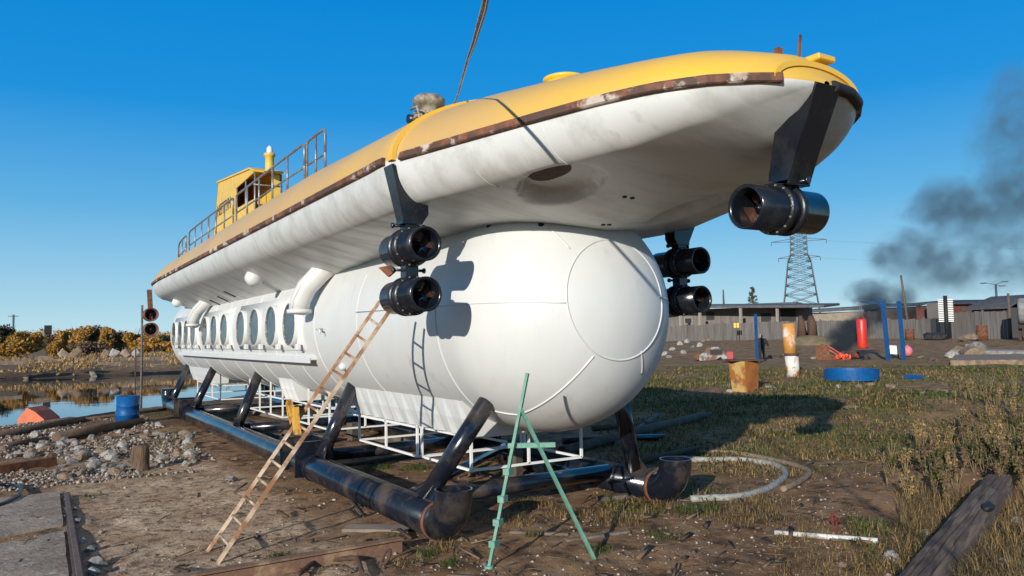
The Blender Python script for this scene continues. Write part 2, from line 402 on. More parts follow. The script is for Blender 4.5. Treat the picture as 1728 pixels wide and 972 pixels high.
# water sheet
wm = bpy.data.materials.new('still_water'); wm.use_nodes = True; wn = wm.node_tree; wb = wn.nodes['Principled BSDF']
wb.inputs['Base Color'].default_value = (.012, .018, .020, 1); wb.inputs['Roughness'].default_value = .02; wb.inputs['IOR'].default_value = 1.33; wb.inputs['Specular IOR Level'].default_value = .9
t = wn.nodes.new('ShaderNodeTexNoise'); t.inputs['Scale'].default_value = 1.2; t.inputs['Detail'].default_value = 4
c_ = wn.nodes.new('ShaderNodeTexCoord'); mp_ = wn.nodes.new('ShaderNodeMapping'); mp_.inputs['Scale'].default_value = (1, .5, 1); wn.links.new(c_.outputs['Object'], mp_.inputs[0]); wn.links.new(mp_.outputs[0], t.inputs['Vector'])
bb = wn.nodes.new('ShaderNodeBump'); bb.inputs['Strength'].default_value = .05; bb.inputs['Distance'].default_value = .05
wn.links.new(t.outputs[0], bb.inputs['Height']); wn.links.new(bb.outputs[0], wb.inputs['Normal'])
wat = MB(); wat.bm.faces.new([wat.bm.verts.new(v) for v in ((-9, -70, -.58), (-9, -9, -.58), (-14, -3, -.58), (-22, 12, -.58), (-72, 42, -.58), (-72, -70, -.58))])
tag(wat.build('water', wm), kind='structure')

# ------------------------------------------------------------------ SUBMARINE
sub = thing('submarine', (-7, 0, 0), 'white and yellow tourist submarine propped on black tubular skids', 'submarine')
HR, HZ = 1.30, 2.25
# pressure hull
def hull_mesh():
    mb = MB(); prof = []
    for k in range(0, 25): a = PI / 2 * k / 24; prof.append((max(.002, HR * math.sin(a)), -18.6 - .95 * math.cos(a)))
    for x in np.linspace(-18.2, -.3, 60): prof.append((HR, x))
    for k in range(0, 41): a = PI / 2 * (1 - k / 40); prof.append((max(.002, HR * math.sin(a)), HR * math.cos(a)))
    mb.lathe(prof, 96, (0, 0, HZ), 'X')
    return mb
hull = hull_mesh().build('pressure_hull', white, sub)
# weld seams on the hull
mb = MB()
def ringpts(x, r=HR, a0=0, a1=360, z=HZ, n=60): return [Vector((x, r * math.sin(R_(a0 + (a1 - a0) * k / n)), z - r * math.cos(R_(a0 + (a1 - a0) * k / n)))) for k in range(n + 1)]
for x in (-2.6, -4.4, -5.6, -6.8, -8.0, -9.2, -10.6, -12.2, -14, -16, -17.6): m_ = MB(); m_.tube(ringpts(x, HR + .001, -120, 120), .007, 6); m_.build('weld_seam', white, sub)
ax = Vector((.996, 0, .087)).normalized(); u = ax.cross(Vector((0, 0, 1))).normalized(); v = ax.cross(u)
ha = R_(27.7)
mb = MB(); mb.tube([Vector((0, 0, HZ)) + (ax * math.cos(ha) + (u * math.cos(t_) + v * math.sin(t_)) * math.sin(ha)).normalized() * (HR + .001) for t_ in np.linspace(0, 2 * PI, 73)[:-1]], .010, 6, closed=True); mb.build('weld_seam', white, sub)
def arc(p, q, n=24):
    p = Vector(p) - Vector((0, 0, HZ)); q = Vector(q) - Vector((0, 0, HZ)); out = []
    for k in range(n + 1):
        t = k / n; m = p.lerp(q, t).normalized() * (HR + .001)
        out.append(m + Vector((0, 0, HZ)))
    return out
def path3(pts):
    o = []
    for a, b2 in zip(pts[:-1], pts[1:]): o += arc(a, b2, 8)[:-1]
    o.append(Vector(pts[-1])); return o
mb = MB(); mb.tube(path3([(-.02, -.84, 1.26), (.36, -.68, 1.20), (.82, -.56, 1.40), (1.18, -.32, 1.80)]), .011, 6); mb.build('weld_seam', white, sub)
mb = MB(); mb.tube([Vector((-2.6, -HR - .001, 2.36)), Vector((-.1, -HR - .001, 2.33))] + arc((.02, -1.3, 2.33), (1.15, -.61, 2.31), 16)[1:], .007, 6); mb.build('weld_seam', white, sub)
for sg in (-1, 1):
    mb = MB(); mb.tube(ringpts(-.26, HR + .001, -105 if sg < 0 else 40, -38 if sg < 0 else 105, n=30), .011, 6); mb.build('weld_seam', white, sub)
for (a_, b2_) in (((1.20, .26, 1.83), (1.05, .39, 1.59)), ((.82, -.57, 3.08), (1.05, -.48, 2.84)), ((1.17, .54, 2.38), (.9, .93, 2.33))):
    mb = MB(); mb.tube(arc(a_, b2_, 8), .009, 6); mb.build('weld_seam', white, sub)
# superstructure
BX = [-18.6, -18.5, -18.2, -17.6, -16.6, -15, 0.3, 1.3, 1.95, 2.6, 3.0, 3.28, 3.47, 3.58, 3.62]
BB = [.05, .9, 1.45, 1.85, 2.07, 2.14, 2.12, 1.80, 1.56, 1.30, 1.10, .85, .57, .32, .03]
ZX = [-19, 0, 1.3, 2.6, 3.72]; ZZ = [3.66, 3.67, 3.71, 3.77, 3.81]
CX = [-18.6, -18.2, -17, -15, -6, -3, 0, 1, 2, 3, 3.45, 3.62]; CC = [.03, .45, .8, .92, 1.0, 1.0, .85, .77, .62, .44, .26, .02]
KX = [-19, -17.9, -16.8, -15.5, -5.2, -3.6, -1.8, 0, .66, 1.05, 1.5, 2.0, 2.8, 3.15, 3.42, 3.57, 3.62]; KZ = [3.62, 3.1, 2.62, 2.36, 2.36, 2.80, 3.04, 3.10, 3.08, 3.04, 3.11, 3.21, 3.35, 3.44, 3.60, 3.72, 3.79]
DX = [-18.6, -18.2, -17.4, 0, 2.6, 3.15, 3.42, 3.57, 3.62]; DD = [.03, .2, .42, .44, .36, .25, .14, .06, .01]
def sm(x, X, Y):
    return (np.interp(x - .12, X, Y) + 2 * np.interp(x, X, Y) + np.interp(x + .12, X, Y)) / 4 if -18 < x < 3.2 else np.interp(x, X, Y)
def bhalf(x): return float(sm(x, BX, BB))
def zedge(x): return float(np.interp(x, ZX, ZZ))
def crown(x): return float(sm(x, CX, CC))
def deckz(x, y):
    q = 1 - (y / bhalf(x)) ** 2; return zedge(x) + crown(x) * math.sqrt(max(0, q))
XS = sorted(set([round(float(q), 4) for q in np.concatenate([-18.6 + .8 * (1 - np.cos(np.linspace(0, PI / 2, 10))), np.linspace(-17.8, -1, 80), np.linspace(-1, 3.15, 75), 3.62 - .47 * (1 - np.sin(np.linspace(0, PI / 2, 14)))])]))
def loft(secfn):
    mb = MB(); rings = [[mb.bm.verts.new(p) for p in secfn(x)] for x in XS]
    for A, B in zip(rings[:-1], rings[1:]):
        for k in range(len(A) - 1):
            f = mb.bm.faces.new((A[k], A[k + 1], B[k + 1], B[k])); f.smooth = True
    return mb, rings
def topsec(x):
    return [Vector((x, bhalf(x) * math.cos(t), zedge(x) + crown(x) * math.sin(t))) for t in np.linspace(0, PI, 49)]
mb, _ = loft(topsec); deck = mb.build('deck_shell', None, sub)
tanm = yellow.copy(); tanm.name = 'yellow_deck_aft_tan'; dn_ = tanm.node_tree; db = dn_.nodes['Principled BSDF']; src = db.inputs['Base Color'].links[0].from_socket
da = dn_.nodes.new('ShaderNodeAttribute'); da.attribute_name = 'aft_tan'; dx_ = dn_.nodes.new('ShaderNodeMix'); dx_.data_type = 'RGBA'; dn_.links.new(da.outputs['Fac'], dx_.inputs[0]); dn_.links.new(src, dx_.inputs[6]); dx_.inputs[7].default_value = (.47, .30, .135, 1); dn_.links.new(dx_.outputs[2], db.inputs['Base Color'])
deck.data.materials.append(tanm); A_ = deck.data.attributes.new('aft_tan', 'FLOAT', 'POINT')  # deck yellow mixed towards tan going aft, varied by noise
for i_, v_ in enumerate(deck.data.vertices):
    X_ = v_.co.x - 7; A_.data[i_].value = .85 * sstep(-1.0, -7.0, X_) * (.75 + .5 * noise.noise(Vector((X_ * .6, v_.co.y * 1.5, 0)))) if X_ < -1 else 0
RECESS = []
for (px_, py_, pz_) in ((946, 328, 3.22), (1162, 336, 3.31)):
    q_ = onplane(px_, py_, 2, pz_); RECESS.append((q_.x, q_.y, .46, .32, .12))
def botsec(x):
    bh = bhalf(x); ze = zedge(x); d = float(np.interp(x, DX, DD)); kz = float(sm(x, KX, KZ)); w_ = min(.34, bh * .6); out = []
    side = []
    for ph in np.linspace(0, R_(72), 12): side.append((bh - w_ + w_ * math.cos(ph), ze - d * math.sin(ph)))
    y0, z0 = side[-1]; kz2 = min(kz, z0 - .002)
    for t in np.linspace(0, 1, 34)[1:]:
        y = y0 * (1 - t); s_ = 1 - t
        z = kz2 + (z0 - kz2) * (s_ ** (1.0 + .35 * sstep(-5.0, -2.5, x) - .1 * sstep(-2.5, 1, x)))
        side.append((y, z))
    def rec(y, z):
        for (cx, cy, lx, ly, dp) in RECESS:
            q = math.sqrt(((x - cx) / lx) ** 2 + ((y - cy) / ly) ** 2)
            if q < 1: z += dp * (1 - sstep(.80, 1.0, q)) * (.55 + .45 * sstep(.9, -.3, (x - cx) / lx))
        return z
    L = [Vector((x, -y, rec(-y, z))) for (y, z) in side]; Rr = [Vector((x, y, rec(y, z))) for (y, z) in side[::-1]][1:]
    return L + Rr
mb, _ = loft(botsec); shell = mb.build('lower_shell', under, sub)
# rub rail (both sides, rounded at the bow, broken by the thruster brackets)
def edge(x, s, off=0): return Vector((x, s * (bhalf(x) + off), zedge(x)))
def rail_strip(x0, x1, s, name, m, h=.070, t=.042):
    mb = MB(); xs = [x for x in np.linspace(x0, x1, max(8, int(abs(x1 - x0) * 8)))]; rings = []
    for i, x in enumerate(xs):
        e = edge(x, s); e2 = edge(min(x + .01, 3.619), s) - edge(max(x - .01, -18.59), s); nrm = Vector((e2.y, -e2.x, 0)).normalized()
        if nrm.y * s < 0: nrm = -nrm
        j = .004 * noise.noise(Vector((x * 6, s, 0)))
        rings.append([mb.bm.verts.new(e + nrm * (q + j) + Vector((0, 0, z))) for q, z in ((-.03, h * .5), (t * .8, h * .5), (t, h * .3), (t, -h * .35), (t * .7, -h * .5), (-.03, -h * .5))])
    for A, B in zip(rings[:-1], rings[1:]):
        for k in range(6): mb.bm.faces.new((A[k], A[(k + 1) % 6], B[(k + 1) % 6], B[k]))
    mb.bm.faces.new(rings[0]); mb.bm.faces.new(rings[-1][::-1])
    return mb.build(name, m, sub)
for s in (-1, 1):
    rail_strip(-18.3, .34, s, 'rub_rail', railrust); rail_strip(.56, 3.54, s, 'rub_rail', railrust)
# black rubber bumper around the stem, port half
mb = MB(); pts = []
for y in np.linspace(.06, .62, 14):
    x = float(np.interp(y, [.03, .32, .57, .85, 1.10], [3.62, 3.58, 3.47, 3.28, 3.0])); pts.append(Vector((x + .005, y + .005, zedge(x) - .01)))
mb.tube(pts, .045, 12); mb.build('bow_fender', mat('black_rubber', (.012, .011, .011), .6, c2=(.10, .04, .02), scale=6, thr=(.6, .7)), sub)
# yellow straps over the deck
for x0, sw in ((.45, .05), (3.52, .03)):
    mb = MB(); A = [Vector((x0, (bhalf(x0) + .02) * math.cos(t), zedge(x0) + (crown(x0) + .012) * math.sin(t))) for t in np.linspace(-.02, PI + .02, 50)]
    prev = None
    for p in A:
        c_ = Vector((x0, 0, zedge(x0) - .3)); nn = (p - c_).normalized()
        ring = [mb.bm.verts.new(p + Vector((dx, 0, 0)) + nn * dz) for dx, dz in ((-sw, -.03), (-sw, .012), (sw, .012), (sw, -.03))]
        if prev:
            for k in range(4): mb.bm.faces.new((prev[k], prev[(k + 1) % 4], ring[(k + 1) % 4], ring[k]))
        prev = ring
    mb.build('deck_strap', yellow, sub)
# weld lines on the lower shell
mb = MB()
for x in (1.35, 2.1):
    for s in (-1, 1):
        P_ = [p + Vector((0, 0, -.001)) for p in botsec(x) if p.y * s >= .0][2:26] if s > 0 else [p for p in botsec(x) if p.y < 0][2:30]
        if len(P_) > 3: mb = MB(); mb.tube(P_[:12], .004, 5); mb.build('shell_weld', under, sub)

def bvh(o):
    bm_ = bmesh.new(); bm_.from_mesh(o.data); bm_.transform(Matrix.Translation(wloc(o))); t = BVHTree.FromBMesh(bm_); bm_.free(); return t
TS = [bvh(shell), bvh(hull), bvh(deck)]
def surf(px, py):
    d = ray(px, py).normalized(); best = None
    for t in TS:
        h = t.ray_cast(CAM, d)
        if h[0] is not None and (best is None or h[3] < best[2]):
            nn = h[1] if h[1].dot(d) < 0 else -h[1]; best = (h[0], nn, h[3])
    return best
# drain holes
for (px, py, r) in [(825, 381, .03), (913, 379, .03), (1018, 379, .022), (1028, 379, .022), (1054, 332, .022), (1067, 334, .022)]:
    h = surf(px, py)
    if h:
        mb = MB(); mb.lathe([(.001, 0), (r, 0), (r, .006), (.001, .006)], 14, h[0], rot=h[1].to_track_quat('Z', 'Y').to_matrix()); mb.build('drain_hole', dark, sub)
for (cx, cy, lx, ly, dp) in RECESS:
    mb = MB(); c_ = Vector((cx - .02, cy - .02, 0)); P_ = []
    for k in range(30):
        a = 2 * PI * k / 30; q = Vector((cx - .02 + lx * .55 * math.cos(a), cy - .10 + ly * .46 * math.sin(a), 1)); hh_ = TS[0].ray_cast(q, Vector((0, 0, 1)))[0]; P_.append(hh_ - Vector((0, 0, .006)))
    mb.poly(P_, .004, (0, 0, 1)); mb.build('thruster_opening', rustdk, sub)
for (px, py, r) in [(430, 465, .15), (300, 508, .13), (580, 618, .055)]:
    h = surf(px, py)
    if h:
        mb = MB(); mb.blob(h[0] + h[1] * r * .3, (r, r, r), 3, .04, 1.5, smooth=True); mb.build('sensor_dome', white, sub)
# dark slots along the lower shell
for (px, py) in [(388, 496), (376, 504), (363, 510)]:
    h = surf(px, py)
    if h: mb = MB(); mb.box(h[0], (.26, .10, .03), h[1].to_track_quat('Z', 'X').to_matrix()); mb.build('vent_slot', dark, sub)
# portholes
WX = []
pxs = [293, 303.5, 313.5, 325, 344.5, 360, 377, 405, 428, 456, 487]
for px in pxs: WX.append(onplane(px, 548, 1, -1.36).x)
mb = MB()
def slab_on_hull(mb, x0, x1, z0, z1, off, nseg=8):
    zs = np.linspace(z0, z1, nseg); O = []; I = []
    for x in (x0, x1):
        o_ = [mb.bm.verts.new((x, -(math.sqrt(HR * HR - (z - HZ) ** 2)) - off, z)) for z in zs]; i_ = [mb.bm.verts.new((x, -(math.sqrt(HR * HR - (z - HZ) ** 2)) + .03, z)) for z in zs]
        O.append(o_); I.append(i_)
    for k in range(nseg - 1):
        f = mb.bm.faces.new((O[0][k], O[1][k], O[1][k + 1], O[0][k + 1])); f.smooth = True
        mb.bm.faces.new((I[0][k], O[0][k], O[0][k + 1], I[0][k + 1])); mb.bm.faces.new((O[1][k], I[1][k], I[1][k + 1], O[1][k + 1]))
    mb.bm.faces.new((O[0][0], I[0][0], I[1][0], O[1][0])); mb.bm.faces.new((O[0][-1], O[1][-1], I[1][-1], I[0][-1]))
for grp in (WX[0:4], WX[4:7], WX[7:11]): slab_on_hull(mb, grp[0] - .5, grp[-1] + .58, 1.84, 2.74, .012)
mb.build('window_band', white, sub)
for x in WX:
    zc = 2.27; y0 = -(math.sqrt(HR ** 2 - (zc - HZ) ** 2))
    wd = MB(); wd.lathe([(.325, -.01), (.325, .022), (.345, .030), (.358, .026), (.362, -.07)], 40, (x, 0, 0), 'Y')
    tl = Matrix.Rotation(math.asin((zc - HZ) / HR), 3, 'X')
    for vv in wd.bm.verts: vv.co.y = -.030 - vv.co.y; vv.co.z *= 1.0
    for vv in wd.bm.verts: X_ = vv.co.x; q_ = tl.transposed() @ Vector((0, vv.co.y, vv.co.z)); vv.co = Vector((X_, y0 + q_.y, zc + q_.z))
    f = wd.build('porthole', white, sub)
    rg = MB(); rg.lathe([(.318, .0), (.318, .032), (.340, .034), (.340, .0)], 40, (x, 0, 0), 'Y')
    for vv in rg.bm.verts: X_ = vv.co.x; q_ = tl.transposed() @ Vector((0, -.032 - vv.co.y, vv.co.z)); vv.co = Vector((X_, y0 + q_.y, zc + q_.z))
    rg.build('rim', rim_m, f)
    p = MB(); p.lathe([(.001, 0), (.325, 0)], 40, (x, 0, 0), 'Y')
    for vv in p.bm.verts: X_ = vv.co.x; q_ = tl.transposed() @ Vector((0, -.046, vv.co.z)); vv.co = Vector((X_, y0 + q_.y, zc + q_.z))
    p.build('pane', glass, f)
    b_ = MB(); b_.box((x + .44, y0 - .04, 1.90), (.13, .07, .10), bev=.01); b_.build('window_foot', white, f)
# ledge below the windows
mb = MB(); zl = 1.72; yl = -math.sqrt(HR ** 2 - (zl - HZ) ** 2)
mb.box((-10.9, yl - .035, zl), (12.5, .14, .05), bev=.008); mb.box((-10.9, yl - .10, zl - .03), (12.5, .02, .08)); mb.build('ledge', white, sub)
# bent trunk pipes from the shell down beside the windows
def trunk(x, dx, top=(3.02), r=.155):
    mb = MB(); P_ = [Vector((x + dx, -1.12, top + .12)), Vector((x + dx * .8, -1.28, top - .03)), Vector((x + dx * .45, -1.43, top - .22)), Vector((x + dx * .15, -1.50, top - .42)), Vector((x, -1.50, top - .60))]
    mb.tube(P_, r, 24); mb.tube([P_[-1] + Vector((0, 0, .05)), P_[-1] + Vector((0, 0, -.01))], r + .035, 24)
    for k in (-1, 1): mb.tube([p + Vector((k * r * .5, -r * .86, 0)) for p in P_], .012, 6)
    return mb.build('trunk_pipe', white, sub)
X1 = onplane(505, 515, 1, -1.5).x; trunk(X1, .35, r=.15)
X2 = onplane(326, 540, 1, -1.5).x; trunk(X2, .55, r=.14)
# small pull handle on the hull side
h = surf(545, 555)
mb = MB(); mb.tube([h[0], h[0] + h[1] * .09, h[0] + h[1] * .09 + Vector((.14, 0, -.02)), h[0] + h[1] * .09 + Vector((.14, 0, -.07))], .014, 8); mb.build('bracket', white, sub)
# keel skirts
def skirt(x0, x1, name='keel_skirt'):
    mb = MB(); N = 30; rows = []
    for i in range(N + 1):
        x = x0 + (x1 - x0) * i / N
        wob = .018 * math.sin(i * 1.9) + .012 * noise.noise(Vector((x * 3, 0, 0)))
        rows.append([mb.bm.verts.new(v) for v in ((x, -.90, 1.34), (x, -.84 + wob * .6, 1.10), (x, -.76 + wob, .90), (x, .76 - wob, .90), (x, .84, 1.10), (x, .90, 1.34))])
    for A, B in zip(rows[:-1], rows[1:]):
        for k in range(5): mb.bm.faces.new((A[k], A[k + 1], B[k + 1], B[k]))
    mb.bm.faces.new(rows[0][::-1]); mb.bm.faces.new(rows[-1])
    return mb.build(name, white, sub)
skirt(-4.0, -.45); skirt(-7.9, -7.0); skirt(-18.0, -14.6)
mb = MB(); mb.lathe([(.001, 0), (.022, 0), (.022, .005), (.001, .005)], 12, (-3.72, -.79, 1.0), rot=Vector((0, -1, 0)).to_track_quat('Z', 'Y').to_matrix()); mb.build('drain_hole', dark, sub)
# white cages under the keel
def cage(x0, x1, y0, y1, z0, z1, nx):
    mb = MB(); t = .028
    for y in (y0, y1):
        mb.bar((x0, y, z0), (x1, y, z0), t); mb.bar((x0, y, z1), (x1, y, z1), t)
        for k in range(nx + 1): x = x0 + (x1 - x0) * k / nx; mb.bar((x, y, z0), (x, y, z1 + .40), t)
    for x in (x0, x1): mb.bar((x, y0, z0), (x, y1, z0), t); mb.bar((x, y0, z1), (x, y1, z1), t)
    mb.bar((x1, (y0 + y1) / 2, z0), (x1, (y0 + y1) / 2, z1 + .12), t)
    return mb.build('keel_cage', cagew, sub)
cage(-4.05, -2.0, -.72, .85, .50, .87, 2); cage(-1.95, -.65, -.68, .87, .50, .87, 1)
cage(-11.0, -8.3, -.70, .70, .50, .86, 3); cage(-7.9, -5.6, -.66, .6, .50, .86, 2); cage(-17.5, -14.2, -.7, .7, .50, .86, 3)
# skids with upturned ends
def skid(s):
    y = 1.45 * s; mb = MB()
    k = [Vector((x, y, .18)) for x in (-17.6, -17.0, -12, -8, -4, .05)]
    pts = k[:]
    e = MB(); cen = (0.0)
    arcp = [Vector((  .05 + .34 * math.sin(a), y, .18 + .34 * (1 - math.cos(a)))) for a in np.linspace(0, PI / 2, 14)]
    arcp.append(arcp[-1] + Vector((0, 0, .03)))
    mb.tube(pts, .18, 32, caps=True); so_ = mb.build('skid', pipe_m, sub)
    e.tube(arcp, .184, 32, caps=False); q = [Vector((p.x, p.y, p.z)) for p in arcp]
    # inner wall so the open end reads as a pipe
    e.tube(q[3:], .170, 32, caps=False); e.lathe([(.170, 0), (.184, 0)], 32, q[-1]); e.build('elbow', pipe_m, so_)
    rr = MB(); rr.tube([Vector((.03, y, .18)), Vector((.085, y, .183))], .191, 32); rr.build('weld_collar', rust, so_)
    a2 = [Vector((-17.6 - .36 * math.sin(a), y, .18 + .36 * (1 - math.cos(a)))) for a in np.linspace(0, PI / 2, 10)]; a2.append(a2[-1] + Vector((0, 0, .12)))
    e = MB(); e.tube(a2, .18, 28, caps=True); e.build('elbow', pipe_m, so_)
    for xb in (-4.35, -14.6):
        bx = MB(); yi = y - s * .12
        for x in (xb - .42, xb + .36): bx.box((x, y - s * .02, .30), (.03, .56, .50))
        bx.box((xb - .03, y - s * .24, .33), (.78, .03, .44)); bx.box((xb, y - s * .1, .12), (.5, .3, .05)); bx.build('skid_bracket', pipe_m, so_)
    for x in (-3.86, -14.1):
        rr = MB(); rr.tube([Vector((x - .03, y, .18)), Vector((x + .03, y, .18))], .195, 32); rr.build('weld_collar', blackm, so_)
    return so_
for s in (-1, 1): skid(s)
for (x0, x1) in ((-.30, .05), (-3.72, -3.85), (-8.9, -9.4), (-13.8, -14.1), (-17.3, -17.9)):
    for s in (-1, 1):
        mb = MB(); mb.tube([(x0, s * 1.42, .34), (x1 + (x1 - x0) * .13, s * .866, 1.357)], .098, 24); lg = mb.build('skid_leg', pipe_m, sub)
        g_ = MB()
        for dx in (-.13, .13): g_.poly([(x0 + dx * 1.7, s * 1.44, .34), (x0, s * 1.44, .34), (x0 + (x1 - x0) * .3, s * 1.29, .62)], .015, (0, s, 0))
        g_.build('gusset', pipe_m, lg)
for x in (-.68, -4.4, -9.0, -13.9): mb = MB(); mb.tube([(x, -1.3, .27), (x, 1.3, .27)], .095, 20); mb.build('cross_pipe', pipe_m, sub)
mb = MB(); mb.tube([(-.85, -1.3, .30), (-3.2, 1.3, .30)], .06, 14); mb.build('cross_pipe', pipe_m, sub)
# ducted thrusters
def thruster(c, axis, sgn, parent, L=.72, r=.160):
    ctr = Vector(c)
    def rot(mb_):
        if axis == 'Y': mb_.bm.transform(Matrix.Rotation(R_(-90), 4, 'Z'))
        mb_.bm.transform(Matrix.Translation(ctr)); return mb_
    d = MB(); h = L / 2
    d.lathe([(r - .022, -h), (r, -h), (r, h), (r - .022, h), (r - .03, h - .02), (r - .03, -h + .02), (r - .022, -h)], 48, axis='X')
    o = rot(d).build('thruster', black, parent)
    b_ = MB()
    for x in (-.07, .06): b_.lathe([(r - .01, x - .022), (r + .028, x - .022), (r + .028, x + .022), (r - .01, x + .022)], 48, axis='X')
    rot(b_).build('clamp_flange', blackm, o)
    for x in (-.095, .085):
        bo = MB()
        for k in range(14): a = 2 * PI * k / 14; bo.box((x, (r + .016) * math.cos(a), (r + .016) * math.sin(a)), (.012, .014, .014))
        rot(bo).build('bolt_ring', mat('bolt_steel', (.28, .25, .2), .5, .4), o)
    hb = MB(); hb.lathe([(.001, -.22), (.05, -.18), (.055, .12), (.03, .24), (.001, .26)], 20, axis='X'); hb.lathe([(.001, .255), (.014, .26), (.001, .275)], 10, axis='X')
    rot(hb).build('propeller_hub', blackm, o)
    pr = MB()
    for k in range(4):
        a = 2 * PI * k / 4 + .35; ca, sa = math.cos(a), math.sin(a)
        def P2(rr, tw, x): return Vector((x, rr * ca - tw * sa, rr * sa + tw * ca))
        x0 = h * .55 * sgn
        f1 = [P2(.045, -.03, x0 + .02), P2(r - .04, -.075, x0 + .03), P2(r - .035, .0, x0), P2(r - .04, .075, x0 - .03), P2(.045, .03, x0 - .02)]
        pr.poly(f1, .008, (1, 0, 0))
    rot(pr).build('propeller', mat('bronze_blade', (.11, .045, .03), .45, .5, c2=(.02, .018, .018), scale=8), o)
    vn = MB()
    for k in range(3): a = 2 * PI * k / 3 + 1.2; vn.bar((-.0 * sgn, .05 * math.cos(a), .05 * math.sin(a)), (0, (r - .03) * math.cos(a), (r - .03) * math.sin(a)), .1, .012, up=(1, 0, 0))
    rot(vn).build('stator', blackm, o)
    return o
def pod(s):
    x = .42 if s < 0 else .20; yc = s * (1.90 if s < 0 else 1.80); y = yc; y2 = s * (bhalf(x) + .03)
    # outer web and transverse web that follows the bilge
    mb = MB()
    mb.poly([(x - .10, y2, zedge(x) - .06), (x + .10, y2, zedge(x) - .06), (x + .075, yc + s * .085, 3.08), (x - .075, yc + s * .085, 3.08)], .02, (0, -s, 0))
    cur = [(p.y, p.z) for p in botsec(x) if p.y * s > 0]; cur = sorted(cur, key=lambda q: -abs(q[0])); cur = [q for q in cur if abs(q[0]) > (1.70 if s < 0 else 1.6)]
    pl = [(x, y2 - s * .015, zedge(x) - .06)] + [(x, q[0], q[1]) for q in cur[1:]] + [(x, cur[-1][0], cur[-1][1] - .09), (x, yc - s * .10, 3.08), (x, yc + s * .07, 3.08)]
    mb.poly([(x + .085, a[1], a[2]) for a in pl], .02, (-1, 0, 0)); mb.poly([(x - .065, a[1], a[2]) for a in pl], .02, (-1, 0, 0))
    mb.box((x, yc, 3.09), (.16, .20, .03)); st = mb.build('thruster_strut', black, sub)
    for zc, zt in ((2.86, 3.08), (2.40, 2.66)):
        c_ = MB(); c_.box((x, yc, (zc + .15 + zt) / 2 + .015), (.12, .13, max(.03, zt - zc - .13)))
        c_.tube([(x - .02, yc - .16, zt - .015), (x - .02, yc + .16, zt - .015)], .014, 8)
        for e_ in (-1, 1): c_.tube([(x - .02, yc + e_ * .15, zt - .015), (x - .02, yc + e_ * .17, zt - .015)], .026, 8)
        c_.build('clamp', black, st)
        thruster((x, yc, zc), 'X', 1, sub)
for s in (-1, 1): pod(s)
# small rusty tag by the starboard clamp
mb = MB(); mb.poly([(.02, -2.05, 2.70), (.14, -2.0, 2.60), (.24, -1.96, 2.66), (.18, -2.0, 2.71)], .02, (0, 1, 0)); mb.build('rusty_plate', rust, sub)
# bow strut and transverse thruster
mb = MB()
sidep = [(3.62, 3.76), (3.56, 3.70), (3.47, 3.63), (3.36, 3.585), (3.26, 3.57), (3.17, 3.15), (3.34, 3.10)]
for yy in (-.14, .10): mb.poly([(p[0], yy, p[1]) for p in sidep], .02, (0, 1, 0))
mb.poly([(3.645, -.15, 3.79), (3.645, .13, 3.79), (3.345, .10, 3.10), (3.345, -.12, 3.10)], .02, (-.85, 0, .5)); mb.box((3.24, -.01, 3.12), (.22, .26, .03)); bs = mb.build('bow_strut', black, sub)
c_ = MB(); c_.box((3.22, -.01, 3.11), (.15, .14, .08)); c_.tube([(3.03, 0, 3.13), (3.42, 0, 3.13)], .014, 8)
for e_ in (3.03, 3.42): c_.tube([(e_ - .012, 0, 3.13), (e_ + .012, 0, 3.13)], .028, 8)
c_.build('clamp', black, bs)
thruster((3.20, -.06, 2.93), 'Y', 1, sub, L=.76, r=.168)
# rusty stern thrusters
for zc in (2.93, 2.52):
    o = MB(); p0 = onplane(254, 531 if zc > 2.8 else 556, 1, -1.75); o.lathe([(.19, -.2), (.215, -.2), (.215, .2), (.19, .2), (.17, .18), (.17, -.18), (.19, -.2)], 30, p0, 'X'); oo = o.build('stern_thruster', mat('stern_duct', (.09, .035, .02), .6, c2=(.2, .07, .04), scale=8), sub)
    o = MB(); o.lathe([(.001, .0), (.165, .0)], 20, p0 + Vector((-.05, 0, 0)), 'X'); o.lathe([(.001, .12), (.05, .08), (.05, -.1)], 12, p0, 'X'); o.build('propeller', dark, oo)
pa = onplane(252, 490, 1, -1.75); pb = onplane(254, 523, 1, -1.75); pc = onplane(254, 546, 1, -1.75)
mb = MB(); mb.bar(pa, pb, .14, .10); mb.bar((pb + pc) / 2 + Vector((0, 0, .1)), (pb + pc) / 2 - Vector((0, 0, .1)), .1, .1); mb.build('stern_strut', rust, sub)
# deck fittings
hc = onplane(953, 140, 1, -.3); hc.z = deckz(hc.x, -.3)
mb = MB(); mb.lathe([(.34, -.06), (.22, .0), (.205, .02), (.205, .13), (.225, .135), (.225, .165), (.20, .175), (.001, .18)], 40, hc); ht = mb.build('deck_hatch', yellow, sub)
mb = MB(); mb.tube([hc + Vector((-.26, -.12, -.02)), hc + Vector((-.33, -.12, .10)), hc + Vector((-.27, -.12, .17)), hc + Vector((-.2, -.12, .12))], .018, 8); mb.build('handle', yellow, ht)
wc = onplane(724, 203, 1, -.8); wc.z = deckz(wc.x, -.8)
mb = MB(); mb.lathe([(.2, -.03), (.2, .06), (.13, .1), (.13, .34), (.2, .36), (.2, .42), (.16, .46), (.001, .47)], 28, wc); cp = mb.build('capstan', mat('cream_capstan', (.42, .37, .28), .6, c2=(.1, .08, .07), scale=9), sub)
for k, (dx, dz, rr) in enumerate([(0, .14, .16), (.0, .19, .17), (-.02, .24, .165)]):
    mb = MB(); mb.tube([wc + Vector((rr * math.cos(a) + dx, rr * math.sin(a), dz + .01 * math.sin(3 * a))) for a in np.linspace(0, 2 * PI, 24)[:-1]], .022, 8, closed=True); mb.build('rope_turn', ropem, cp)
